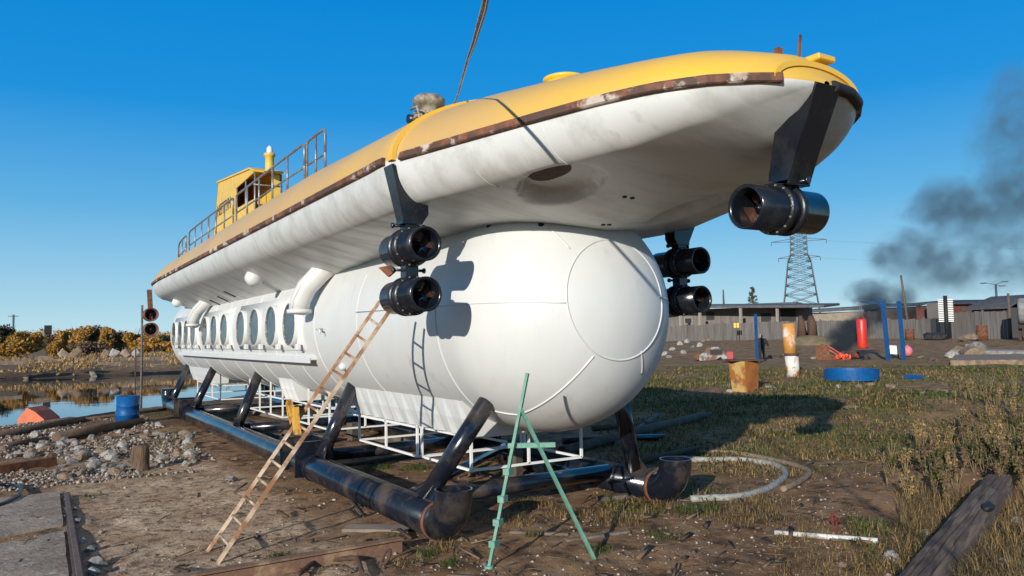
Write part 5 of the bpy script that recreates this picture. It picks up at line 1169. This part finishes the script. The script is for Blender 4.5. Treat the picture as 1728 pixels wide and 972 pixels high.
def bush(p, w_, h_, m, lb, cat='bush', name='autumn_bush', n_=1500, grp=None, size=.13, upright=False):
    t_ = thing(name, p, lb, cat, grp); cs = []
    nb_ = 9
    for k in range(nb_):
        a = random.uniform(0, 6.28); q = random.uniform(0, .62) * w_ / 2; hh = random.uniform(.25, .85) * h_; cs.append(((q * math.cos(a), q * math.sin(a), hh), (w_ * random.uniform(.14, .26), w_ * random.uniform(.14, .26), h_ * random.uniform(.10, .24))))
    cs.append(((0, 0, h_ * .35), (w_ * .36, w_ * .36, h_ * .30)))
    V, Fq = leafcloud(cs, n_, size); o = rawmesh('crown', V, Fq, LF[m]); o.parent = t_
    mb = MB()
    for k in range(8):
        a = random.uniform(0, 6.28); q = random.uniform(.1, .42) * w_; mb.tube([(0, 0, -.1), (q * .3 * math.cos(a), q * .3 * math.sin(a), h_ * .45), (q * math.cos(a), q * math.sin(a), h_ * random.uniform(.75, 1.02))], .03, 4, radii=[.06, .035, .01])
    o = mb.build('trunk', bark); o.parent = t_
    return t_
def bushpx(px, yt, wpx, d, m, lb, **k):
    p = far(px, d); h_ = zat(p, yt) - p.z; return bush(p, wpx / F * d, h_, m, lb, **k)
B_ = [(8, 548, 60, 100, 'olive', 'dark olive bush at the left edge of the far bank'), (38, 556, 46, 96, 'gold', 'bright yellow bush second from the left on the far bank'), (12, 574, 50, 90, 'gold', 'low golden bush in front of the olive one'),
      (62, 562, 36, 104, 'amber', 'small russet bush beside the far pylon'), (92, 576, 26, 88, 'gold', 'isolated small yellow bush among the far debris'), (112, 553, 40, 112, 'amber', 'amber bush left of the tallest treetops'),
      (135, 549, 46, 108, 'amber', 'tall amber bush in the middle of the far bank'), (160, 548, 44, 110, 'brown', 'bare brown bush in the middle of the far treeline'), (178, 549, 34, 108, 'gold', 'rounded golden bush before the gap'),
      (150, 572, 60, 92, 'brown', 'low brown scrub below the tall amber bush'), (204, 559, 34, 112, 'brown', 'low brown bush in the gap of the treeline'), (228, 553, 34, 100, 'gold', 'yellow bush behind the tall thin pole'), (250, 566, 40, 96, 'amber', 'russet bush below the stern thrusters'), (275, 565, 40, 100, 'olive', 'greenish bush next to the stern of the submarine'), (300, 575, 50, 95, 'amber', 'russet scrub seen past the stern'),
      (84, 566, 30, 110, 'brown', 'thin brown bush behind the far debris'), (-18, 552, 50, 100, 'amber', 'amber bush cut by the left edge')]
for (px, yt, wpx, d, m, lb) in B_: bushpx(px, yt, wpx, d, m, lb, n_=2600 if m != 'brown' else 1700, size=.17)
cs = []
for k in range(260):
    px = -80 + 640 * random.random(); d = random.uniform(112, 140); p = far(px, d); hh = (zat(p, 553 + 6 * noise.noise(Vector((px * .03, 0, 0))) + random.uniform(-2, 14)) - p.z); cs.append(((p.x, p.y, p.z + hh * random.uniform(.35, .72)), (random.uniform(1.2, 2.4), random.uniform(1.2, 2.4), hh * random.uniform(.2, .34))))
for nm_, mt_, nn__, lb_ in (('autumn_wood', 'amber', 24000, 'orange brown autumn wood filling the far bank behind the nearer bushes'), ('bare_wood', 'brown', 14000, 'greyish bare twigs mixed through the far autumn wood')):
    V_, F_ = leafcloud(cs, nn__, .17); tag(rawmesh(nm_, V_, F_, LF[mt_]), lb_, 'wood', kind='stuff')
# reeds and scrub along the far bank, one mass
def blades(Pn, hgt, lean, wd, m, name, lb, cat='grass', lo=.3):
    n_ = len(Pn); P_ = np.array(Pn); h_ = np.array(hgt)[:, None]; a = rng.uniform(0, 2 * PI, n_); ld = rng.uniform(lo, 1, n_)[:, None] * lean; w2 = np.array(wd)[:, None] if hasattr(wd, '__len__') else wd
    side = np.stack([np.cos(a), np.sin(a), np.zeros(n_)], 1); ln = np.stack([-np.sin(a), np.cos(a), np.zeros(n_)], 1)
    up = np.array([0, 0, 1.])
    A = P_ - side * w2; B = P_ + side * w2; M1 = P_ + up * h_ * .55 + ln * h_ * ld * .35; C_ = M1 - side * w2 * .7; D_ = M1 + side * w2 * .7; T = P_ + up * h_ * np.maximum(.12, 1 - .55 * ld) + ln * h_ * ld; T2 = T + side * w2 * .15
    V = np.stack([A, B, D_, C_, T2, T], 1).reshape(-1, 3); b0 = np.arange(n_)[:, None] * 6
    Fq = np.concatenate([b0 + np.array([[0, 1, 2, 3]]), b0 + np.array([[3, 2, 4, 5]])])
    o = rawmesh(name, V, Fq, LF[m] if isinstance(m, str) else m)
    return tag(o, lb, cat, kind='stuff')
def scatter(n_, fn):
    out = []; tries = 0
    while len(out) < n_ and tries < n_ * 40:
        tries += 1; q = fn()
        if q is not None: out.append(q)
    return out
def polar(amin, amax, rmin, rmax, dens):
    def f():
        px = random.uniform(amin, amax); r = rmin * (rmax / rmin) ** random.random(); h = hdir(px); x, y = CAM.x + h.x * r, CAM.y + h.y * r
        if random.random() > dens(x, y, r): return None
        return (x, y, gz(x, y))
    return f
Pn = scatter(6500, polar(-60, 700, 72, 100, lambda x, y, r: (.9 if noise.noise(Vector((x * .15, y * .15, 3))) > -.1 else .2) if (x < -66) else 0)); blades(Pn, [random.uniform(.12, .5) for _ in Pn], 1.2, .06, 'banks', 'bank_scrub', 'dry brown scrub covering the far bank', 'scrub')
# far debris
mb = MB()
mats_db = [(193, 582, 9, 8, rock_c, 'broken white slab leaning on the far bank'), (178, 582, 7, 8, rock_b, 'tan broken slab on the far bank'), (125, 588, 22, 8, rock_b, 'tan ruined block wall on the far bank'), (108, 582, 9, 7, conc, 'grey block beside the ruined wall on the far bank'), (230, 583, 8, 7, rock_c, 'white block right of the leaning slab on the far bank'), (213, 583, 7, 7, conc, 'grey chunk between the white slabs on the far bank'), (66, 588, 18, 8, woodd, 'dark debris pile left of the ruined wall')]
for (px, py_, w_, h_, m_, lb) in mats_db:
    p = far(px, 84); mb = MB(); f_, rt_ = facing(px); u_ = 84 / F; zc = zat(p, py_)
    hb_ = (zc + h_ * u_ / 2 - p.z) * .55; zc = p.z + hb_ * .45; mb.box((0, 0, 0), (w_ * u_ * 1.2, .8, hb_), None, .06)
    for v in mb.bm.verts: v.co += Vector((noise.noise(v.co * 3 + Vector((px, 0, 0))), 0, noise.noise(v.co * 3 + Vector((0, px, 0))))) * .25
    mb.bm.transform(Matrix.Translation((p.x, p.y, zc)) @ Matrix((rt_, f_, Vector((0, 0, 1)))).transposed().to_4x4() @ Matrix.Rotation(random.choice([-1, 1]) * random.uniform(.3, .8), 4, 'Y')); tag(mb.build('debris_block', m_, None, loc=p), lb, 'rubble')
p = far(81, 110); mb = MB(); f_, rt_ = facing(81); z = zat(p, 556); mb.box((p.x, p.y, z), (.8, .8, 1.0)); mb.tube([(p.x, p.y, p.z), (p.x, p.y, z)], .3, 6); tag(mb.build('dark_hut', dark, None, loc=p), 'dark box on a post rising above the far bushes', 'hut')
p = far(22, 300); mb = MB(); z = zat(p, 531); f_, rt_ = facing(22); mb.tube([(p.x, p.y, p.z), (p.x, p.y, z)], .35, 5); mb.bar(Vector((p.x, p.y, z - .5)) - rt_ * 1.5, Vector((p.x, p.y, z - .5)) + rt_ * 1.5, .2); tag(mb.build('distant_pylon', pylonm, None, loc=p), 'small distant pylon over the far left bushes', 'pylon')
for (x0, x1, yy, lb, r) in ((-10, 40, 612, 'long pale slab edge along the far shore at left', .3), (-10, 32, 620, 'dark beam on the far shore under the pale slab', .35), (60, 90, 604, 'pale slab chunk on the far shore', .3), (165, 200, 613, 'row of pinkish stones on the far shore', .22), (205, 285, 611, 'dark beam along the far shore behind the poles', .25)):
    A, B = far(x0, 70.5), far(x1, 70.5); z = zat(A, yy); mb = MB(); mb.bar(Vector((A.x, A.y, z)), Vector((B.x, B.y, zat(B, yy))), .8, r); tag(mb.build('shore_slab', (woodd if 'dark' in lb else rock_b), None, loc=A), lb, 'slab')
for i in range(60):
    px = random.uniform(-10, 300); p = far(px, random.uniform(68.3, 72)); rock(p + Vector((0, 0, .1)), random.uniform(.12, .34), 'stone lying along the far shoreline', 'stones on the far shore', random.choice([0, 1, 1, 3, 4, 4]))
# conifer
p = far(1272, 175); t_ = thing('pine_tree', p, 'small lone pine rising above the shed roof', 'pine tree'); h_ = zat(p, 483) - p.z; cs = []
for k in range(16):
    z = h_ * (.45 + .55 * k / 16); w_ = (1 - (k / 16)) * 1.7 + .3
    for j in range(3): a = random.uniform(0, 6.28); cs.append(((w_ * .6 * math.cos(a), w_ * .6 * math.sin(a), z), (w_ * .45, w_ * .45, .35)))
V_, F_ = leafcloud(cs, 1500, .16); o = rawmesh('crown', V_, F_, LF['pine']); o.parent = t_
mb = MB(); mb.tube([(0, 0, 0), (0, 0, h_ * .97)], .15, 6, radii=[.2, .05]); o = mb.build('trunk', bark); o.parent = t_
# grass: three masses
def skidclear(x, y): return not (-19 < x < .7 and 1.1 < abs(y) < 1.8)
Pn = scatter(36000, polar(950, 1790, 5.5, 40, lambda x, y, r: (grass_amount(x, y) ** 1.6 * sstep(.45, .60, noise.noise(Vector((x * .9, y * .9, 50))) * .5 + .5) * (1.0 if r > 8 else .5)) if skidclear(x, y) else 0))
blades(Pn, [random.choice([.5, .8, 1, 1.5]) * random.uniform(.04, .11) * (1 + .5 * min(1, math.hypot(q[0] - CAM.x, q[1] - CAM.y) / 25)) for q in Pn], 1.6, [.0028 + .00042 * math.hypot(q[0] - CAM.x, q[1] - CAM.y) for q in Pn], 'drygrass', 'dry_grass', 'short dry tan grass over the yard right of the hull')
Pn = scatter(20000, polar(950, 1790, 6, 42, lambda x, y, r: sstep(.45, .8, noise.noise(Vector((x * .35, y * .35, 20))) * .5 + .5 + .15 * (r > 15)) * grass_amount(x, y) if skidclear(x, y) else 0))
blades(Pn, [random.uniform(.04, .12) * (1 + .5 * min(1, math.hypot(q[0] - CAM.x, q[1] - CAM.y) / 25)) for q in Pn], 1.3, [.003 + .00045 * math.hypot(q[0] - CAM.x, q[1] - CAM.y) for q in Pn], 'grass', 'green_grass', 'patches of short green grass in the yard')
def tuft_at(lst_, name, lb, m, hr):
    Pn = []
    for (px, py_, rad2, n_) in lst_:
        c_ = at(px, py_)
        for k in range(n_):
            a = random.uniform(0, 6.28); q = rad2 * random.random() ** .7; x, y = c_.x + q * math.cos(a), c_.y + q * math.sin(a); Pn.append((x, y, gz(x, y)))
    blades(Pn, [random.uniform(*hr) for _ in Pn], 1.4, .003, m, name, lb)
tuft_at([(1180, 862, .28, 500), (660, 912, .10, 120), (470, 942, .12, 120), (640, 790, .25, 350), (700, 790, .25, 300), (560, 700, .3, 200), (300, 730, .4, 220), (270, 700, .5, 260), (900, 905, .1, 60), (290, 745, .35, 160), (150, 838, .08, 60), (1120, 905, .2, 150), (1010, 930, .15, 120), (720, 940, .12, 120), (760, 955, .1, 100), (1490, 700, .5, 400), (1530, 690, .4, 300)], 'grass_tufts', 'scattered bright green grass tufts around the skids', 'grass', (.03, .10))
tuft_at([(1100, 855, .35, 400), (900, 850, .3, 350), (860, 880, .3, 300), (1250, 870, .5, 600), (1290, 850, .4, 400), (960, 870, .3, 300), (1040, 880, .3, 250), (740, 930, .15, 160), (690, 955, .12, 120), (1330, 760, .7, 900), (1400, 750, .7, 900), (1230, 720, .8, 500)], 'dry_tufts', 'clumps of dry straw grass around the hose and trestle', 'drygrass', (.04, .14))
Pn = scatter(9000, polar(1290, 1800, 4.3, 9, lambda x, y, r: .6)); blades(Pn, [random.uniform(.03, .12) for q in Pn], 1.7, .0028, 'drygrass', 'foreground_grass', 'matted dry grass in the lower right foreground')
# tall dry weeds at right
def weed(p, h_, mstem, mleaf, nl, lb, grp=None, name='weed', cat='weed', lsz=.018):
    t_ = thing(name, p, lb, cat, grp); mb = MB(); Vs = []
    cs = []
    for k in range(random.randint(3, 6)):
        a = random.uniform(0, 6.28); q = random.uniform(.05, .28) * h_; tp_ = Vector((q * math.cos(a), q * math.sin(a), h_ * random.uniform(.6, 1))); md_ = tp_ * .5 + Vector((random.uniform(-.02, .02), random.uniform(-.02, .02), .03))
        mb.tube([(0, 0, -.02), md_, tp_], .004, 4, radii=[.005, .0035, .0015])
        for j in range(5): c_ = md_.lerp(tp_, random.random()); cs.append((tuple(c_), (.05 * h_ + .012, .05 * h_ + .012, .05 * h_ + .012)))
    o = mb.build('stem', mstem); o.parent = t_
    V_, F_ = leafcloud(cs, nl, lsz); o = rawmesh('leaves', V_, F_, mleaf); o.parent = t_; return t_
straw_m = mat('straw_stem', (.26, .20, .09), .8)
wp = [weed(Vector((0, 0, -50)), h, straw_m, LF[m], n_, 'dry brown weed with thin branching stems in the thicket at right', 'weeds in the thicket at right') for h, m, n_ in ((.42, 'straw', 150), (.5, 'brown', 180), (.38, 'olive', 170), (.55, 'straw', 160), (.45, 'drygrass', 180), (.34, 'olive', 200))]
first = [True] * len(wp)
def place(k, p, rz, sc):
    if first[k]: o = wp[k]; first[k] = False
    else: o = copy_tree(wp[k])
    o.location = p; o.rotation_euler.z = rz; o.scale = (sc, sc, sc); return o
for i in range(250):
    px = random.uniform(1490, 1790); py_ = random.uniform(655, 850) if px > 1600 else random.uniform(740, 870)
    if random.random() > (px - 1440) / 250: continue
    place(random.randrange(6), at(px, py_), random.uniform(0, 6.28), random.uniform(.7, 1.25))
for k in range(6):
    if first[k]: place(k, at(1600 + 20 * k, 780), 0, 1)
o = weed(at(1412, 905), .30, mat('red_stem', (.22, .05, .04), .8), LF['red'], 160, 'small red-brown weed sprig by the white pipe', name='red_weed', lsz=.012)
o = weed(at(1665, 690), .95, straw_m, LF['straw'], 60, 'tallest bare yellow weed stalk at the right', name='tall_weed')
o = weed(at(1712, 660), 1.0, straw_m, LF['straw'], 40, 'thin tall weed stalk near the right edge', name='tall_weed')
Pn = scatter(9000, polar(1500, 1800, 5.2, 10.5, lambda x, y, r: .8)); blades(Pn, [random.uniform(.08, .32) for q in Pn], 1.2, .0028, 'drygrass', 'weed_thicket', 'tangled mass of dry weeds filling the right foreground', 'weeds')
# pebbles and litter as one mass
n_ = 9000; Pn = scatter(n_, polar(-40, 1780, 3.6, 24, lambda x, y, r: (.25 + .75 * (noise.noise(Vector((x * .8, y * .8, 33))) > 0)) if shore_s(x, y) < -.3 or x > -10 else 0)); P_ = np.array(Pn); n_ = len(P_)
oc = np.array([[1, 0, 0], [0, 1, 0], [-1, 0, 0], [0, -1, 0], [0, 0, 1], [0, 0, -1.]]); s_ = (rng.gamma(1.6, .006, n_) + .005)[:, None, None]; jit = rng.uniform(.6, 1.2, (n_, 6, 3)); a = rng.uniform(0, 6.28, n_); ca, sa = np.cos(a), np.sin(a)
L_ = oc[None] * jit * s_ * np.array([1, .8, .6]); X = L_[..., 0] * ca[:, None] - L_[..., 1] * sa[:, None]; Y = L_[..., 0] * sa[:, None] + L_[..., 1] * ca[:, None]
V_ = np.stack([X, Y, L_[..., 2]], -1) + P_[:, None, :] + np.array([0, 0, .003]); tri = np.array([[0, 1, 4], [1, 2, 4], [2, 3, 4], [3, 0, 4], [1, 0, 5], [2, 1, 5], [3, 2, 5], [0, 3, 5]]); F_ = (tri[None] + np.arange(n_)[:, None, None] * 6).reshape(-1, 3)
pm = bpy.data.materials.new('pebbles'); pm.use_nodes = True; nn_ = pm.node_tree; gg = nn_.nodes.new('ShaderNodeNewGeometry'); rp = nn_.nodes.new('ShaderNodeValToRGB'); rp.color_ramp.elements[0].color = (.085, .055, .035, 1); rp.color_ramp.elements[1].color = (.42, .37, .31, 1); rp.color_ramp.elements[1].position = .95; e_ = rp.color_ramp.elements.new(.6); e_.color = (.22, .17, .13, 1)
nn_.links.new(gg.outputs['Random Per Island'], rp.inputs[0]); nn_.links.new(rp.outputs[0], nn_.nodes['Principled BSDF'].inputs['Base Color']); nn_.nodes['Principled BSDF'].inputs['Roughness'].default_value = .9
tag(rawmesh('gravel', V_.reshape(-1, 3), F_, pm), 'small pebbles and grit scattered over the dirt', 'gravel', kind='stuff')

# ------------------------------------------------------------------ smoke
def smoke(name, lb, sd0, pxc, px0, px1, zhi, th, BL, disp, ns, dens, colr):
    cS = far(pxc, sd0); f_, rt_ = facing(pxc); u_ = sd0 / F; zlo = gz(cS.x, cS.y) + .02
    Mx = Matrix((rt_, f_, Vector((0, 0, 1)))).transposed().to_4x4(); Mx.translation = Vector((cS.x, cS.y, 0))
    xs0 = (px0 - pxc) * u_; xs1 = (px1 - pxc) * u_
    mb = MB(); mb.box(((xs0 + xs1) / 2, 0, (zlo + zhi) / 2), (xs1 - xs0, th * 2.4, zhi - zlo)); m_ = bpy.data.materials.new(name + '_volume'); m_.use_nodes = True; N_ = m_.node_tree; N_.nodes.clear(); Lk = N_.links
    so_ = mb.build('smoke', m_); so_.matrix_world = Mx; tag(so_, lb, 'smoke', kind='stuff')
    ou = N_.nodes.new('ShaderNodeOutputMaterial'); vp = N_.nodes.new('ShaderNodeVolumePrincipled'); vp.inputs['Color'].default_value = (*colr, 1); Lk.new(vp.outputs[0], ou.inputs['Volume'])
    tc2 = N_.nodes.new('ShaderNodeTexCoord'); nz1 = N_.nodes.new('ShaderNodeTexNoise'); nz1.inputs['Scale'].default_value = ns; nz1.inputs['Detail'].default_value = 6; nz1.inputs['Roughness'].default_value = .62; Lk.new(tc2.outputs['Object'], nz1.inputs['Vector'])
    def VM(op, a, b2=None, sc=None):
        v = N_.nodes.new('ShaderNodeVectorMath'); v.operation = op; Lk.new(a, v.inputs[0])
        if b2 is not None:
            if isinstance(b2, tuple): v.inputs[1].default_value = b2
            else: Lk.new(b2, v.inputs[1])
        if sc is not None: v.inputs['Scale'].default_value = sc
        return v
    def MM(op, a, b2):
        v = N_.nodes.new('ShaderNodeMath'); v.operation = op; Lk.new(a, v.inputs[0])
        if isinstance(b2, (int, float)): v.inputs[1].default_value = b2
        else: Lk.new(b2, v.inputs[1])
        return v.outputs[0]
    pos = VM('ADD', tc2.outputs['Object'], VM('SCALE', VM('SUBTRACT', nz1.outputs['Color'], (.5, .5, .5)).outputs[0], None, disp).outputs[0]).outputs[0]
    acc = None
    for (px, py_, rx, rz, dn) in BL:
        p = far(px, sd0 / max(.2, hdir(px).dot(hdir(pxc)))); z = zat(Vector((p.x, p.y, 0)), py_); lx = (Vector((p.x, p.y, 0)) - Vector((cS.x, cS.y, 0))).dot(rt_)
        q = VM('MULTIPLY', VM('SUBTRACT', pos, (lx, 0, z)).outputs[0], (.86 / (rx * u_), 1 / th, .86 / (rz * u_))); ln_ = N_.nodes.new('ShaderNodeVectorMath'); ln_.operation = 'LENGTH'; Lk.new(q.outputs[0], ln_.inputs[0])
        mr_ = N_.nodes.new('ShaderNodeMapRange'); mr_.interpolation_type = 'SMOOTHSTEP'; mr_.inputs[1].default_value = 1.1; mr_.inputs[2].default_value = .35; mr_.inputs[3].default_value = 0; mr_.inputs[4].default_value = dn; Lk.new(ln_.outputs['Value'], mr_.inputs[0])
        acc = mr_.outputs[0] if acc is None else MM('ADD', acc, mr_.outputs[0])
    nz2 = N_.nodes.new('ShaderNodeTexNoise'); nz2.inputs['Scale'].default_value = ns * 1.6; nz2.inputs['Detail'].default_value = 6; Lk.new(tc2.outputs['Object'], nz2.inputs['Vector'])
    m2 = N_.nodes.new('ShaderNodeMapRange'); m2.inputs[1].default_value = .40; m2.inputs[2].default_value = .58; m2.inputs[3].default_value = .12; Lk.new(nz2.outputs[0], m2.inputs[0])
    Lk.new(MM('MULTIPLY', MM('MULTIPLY', acc, m2.outputs[0]), dens), vp.inputs['Density'])
df_ = math.hypot(hp.location.x - CAM.x, hp.location.y - CAM.y)
smoke('smoke_plume', 'blue grey smoke plume drifting up to the right over the roofs', 106.0, 1600, 1400, 2060, 46, 4.2, [(1470, 492, 34, 18, .9), (1520, 502, 34, 20, .6), (1500, 425, 26, 16, .5), (1545, 430, 60, 34, .5), (1600, 455, 70, 34, .34), (1612, 350, 54, 40, .75), (1690, 350, 80, 44, .45), (1700, 430, 80, 60, .22), (1730, 250, 60, 80, .22), (1735, 170, 40, 60, .16), (1770, 320, 60, 60, .3)], 5.5, .27, 1.15, (.22, .35, .45))
smoke('fire_smoke', 'black smoke rolling off the burning heap in front of the fence', df_ + 1.5, 1440, 1385, 1520, gz(hp.location.x, hp.location.y) + 5.2, 1.3, [(1418, 585, 18, 12, 3.0), (1426, 570, 22, 15, 3.0), (1442, 556, 24, 16, 1.8), (1462, 538, 24, 18, 1.2), (1474, 516, 24, 20, .8), (1405, 566, 12, 12, .6)], 1.6, .9, 2.4, (.10, .12, .14))
bpy.context.view_layer.update()

# ------------------------------------------------------------------ litter, twigs and yard clutter
def litter(n_, fn, lens, wds, name, lb, cols):
    Pn = scatter(n_, fn); n_ = len(Pn); P_ = np.array(Pn); a = rng.uniform(0, 2 * PI, n_); L = rng.uniform(*lens, n_); W = rng.uniform(*wds, n_); t = rng.uniform(-.25, .25, n_)
    d = np.stack([np.cos(a) * np.cos(t), np.sin(a) * np.cos(t), np.sin(t)], 1); s_ = np.stack([-np.sin(a), np.cos(a), np.zeros(n_)], 1); u_ = np.array([0, 0, 1.])
    c = P_ + u_ * (W[:, None] * .6 + np.abs(np.sin(t))[:, None] * L[:, None] * .4)
    V_ = []
    for sx in (-1, 1):
        for sy, sz in ((-1, -1), (1, -1), (1, 1), (-1, 1)): V_.append(c + d * (sx * L / 2)[:, None] + s_ * (sy * W / 2)[:, None] + u_ * (sz * W / 2 * .5)[:, None])
    V_ = np.stack(V_, 1).reshape(-1, 3); q = np.array([[0, 1, 2, 3], [4, 7, 6, 5], [0, 4, 5, 1], [1, 5, 6, 2], [2, 6, 7, 3], [3, 7, 4, 0]]); F_ = (q[None] + np.arange(n_)[:, None, None] * 8).reshape(-1, 4)
    return tag(rawmesh(name, V_, F_, leafmat(name + '_mat', *cols)), lb, 'litter', kind='stuff')
litter(2600, polar(-40, 1790, 4, 22, lambda x, y, r: .35 + .65 * (noise.noise(Vector((x * .6, y * .6, 71))) > 0) if (x > -12 or shore_s(x, y) < -.4) else 0), (.04, .22), (.004, .012), 'twigs', 'small twigs and splinters strewn over the dirt', ((.24, .18, .12), (.04, .028, .02)))
litter(420, polar(300, 1790, 5, 26, lambda x, y, r: .7), (.06, .34), (.012, .04), 'wood_scraps', 'broken bits of board and bark strewn around the skids', ((.26, .17, .11), (.05, .035, .025)))
Pn = scatter(5200, polar(-60, 420, 7.5, 24, lambda x, y, r: (.9 if (-2.2 > y > -9 and shore_s(x, y) < -.2 and x < -5.8) else 0) * (noise.noise(Vector((x * .7, y * .7, 90))) > -.15))); P_ = np.array(Pn); n_ = len(P_)
s_ = rng.uniform(.012, .05, n_)[:, None, None]; jit = rng.uniform(.6, 1.2, (n_, 6, 3)); a = rng.uniform(0, 6.28, n_); ca, sa = np.cos(a), np.sin(a)
L_ = oc[None] * jit * s_ * np.array([1, .85, .75]); X = L_[..., 0] * ca[:, None] - L_[..., 1] * sa[:, None]; Y = L_[..., 0] * sa[:, None] + L_[..., 1] * ca[:, None]
V_ = np.stack([X, Y, L_[..., 2]], -1) + P_[:, None, :] + np.array([0, 0, .01]); F_ = (tri[None] + np.arange(n_)[:, None, None] * 6).reshape(-1, 3)
tag(rawmesh('rubble_chips', V_.reshape(-1, 3), F_, pm), 'small broken stone chips between the larger rubble stones', 'rubble', kind='stuff')
# scrap pieces about the yard
YC = [(1150, 640, 10, 5, woodd, 'dark scrap board in the grass near the nose'), (1225, 612, 16, 5, rustdk, 'dark rusty lump right of the crushed vehicle'), (1178, 603, 14, 4, rock_c, 'long white fragment left of the crushed vehicle'), (1310, 604, 26, 7, woodd, 'low dark debris right of the walking person'), (1326, 600, 9, 6, rock_c, 'pale chunk beside the rusted column'), (1372, 606, 12, 4, conc, 'grey slab fragment left of the burning heap'), (1445, 603, 22, 4, rock_c, 'pale strip on the ground right of the burning heap'), (1462, 607, 12, 7, dark, 'black bucket on the ground below the red bag'), (1555, 604, 18, 4, rock_b, 'tan rubble strip right of the pink float'), (1575, 610, 14, 6, woodd, 'dark clump of scrap left of the long pale slab'), (1505, 655, 22, 8, rock_b, 'tan clod pile below the crumpled blue sheet'), (1583, 668, 34, 12, rock_b, 'brown earth clod pile in the right middle ground'), (1480, 640, 30, 6, woodd, 'pale broken timber right of the blue basin'), (1310, 664, 26, 4, woodd, 'dark flat scrap right of the rusty box'), (1298, 655, 20, 5, rock_c, 'pale flat fragment right of the rusty box'), (1560, 690, 14, 4, wood, 'short pale stick in the weeds'), (1620, 640, 16, 5, rock_b, 'low tan clod in front of the long pale slab'), (1440, 700, 30, 6, rock_b, 'low tan clod at the end of the bow shadow')]
for k, (px, py_, w_, h_, m_, lb) in enumerate(YC):
    p = at(px, py_); u_ = (p - CAM).length / F; mb = MB(); mb.blob((p.x, p.y, p.z + h_ * u_ * .3), (w_ * u_ * .5, w_ * u_ * .32, h_ * u_ * .6), 2, .35, 1.6, rot=random.uniform(0, 3), seed=k * 2.3); tag(mb.build('scrap_lump', m_, None, loc=p), lb, 'debris')
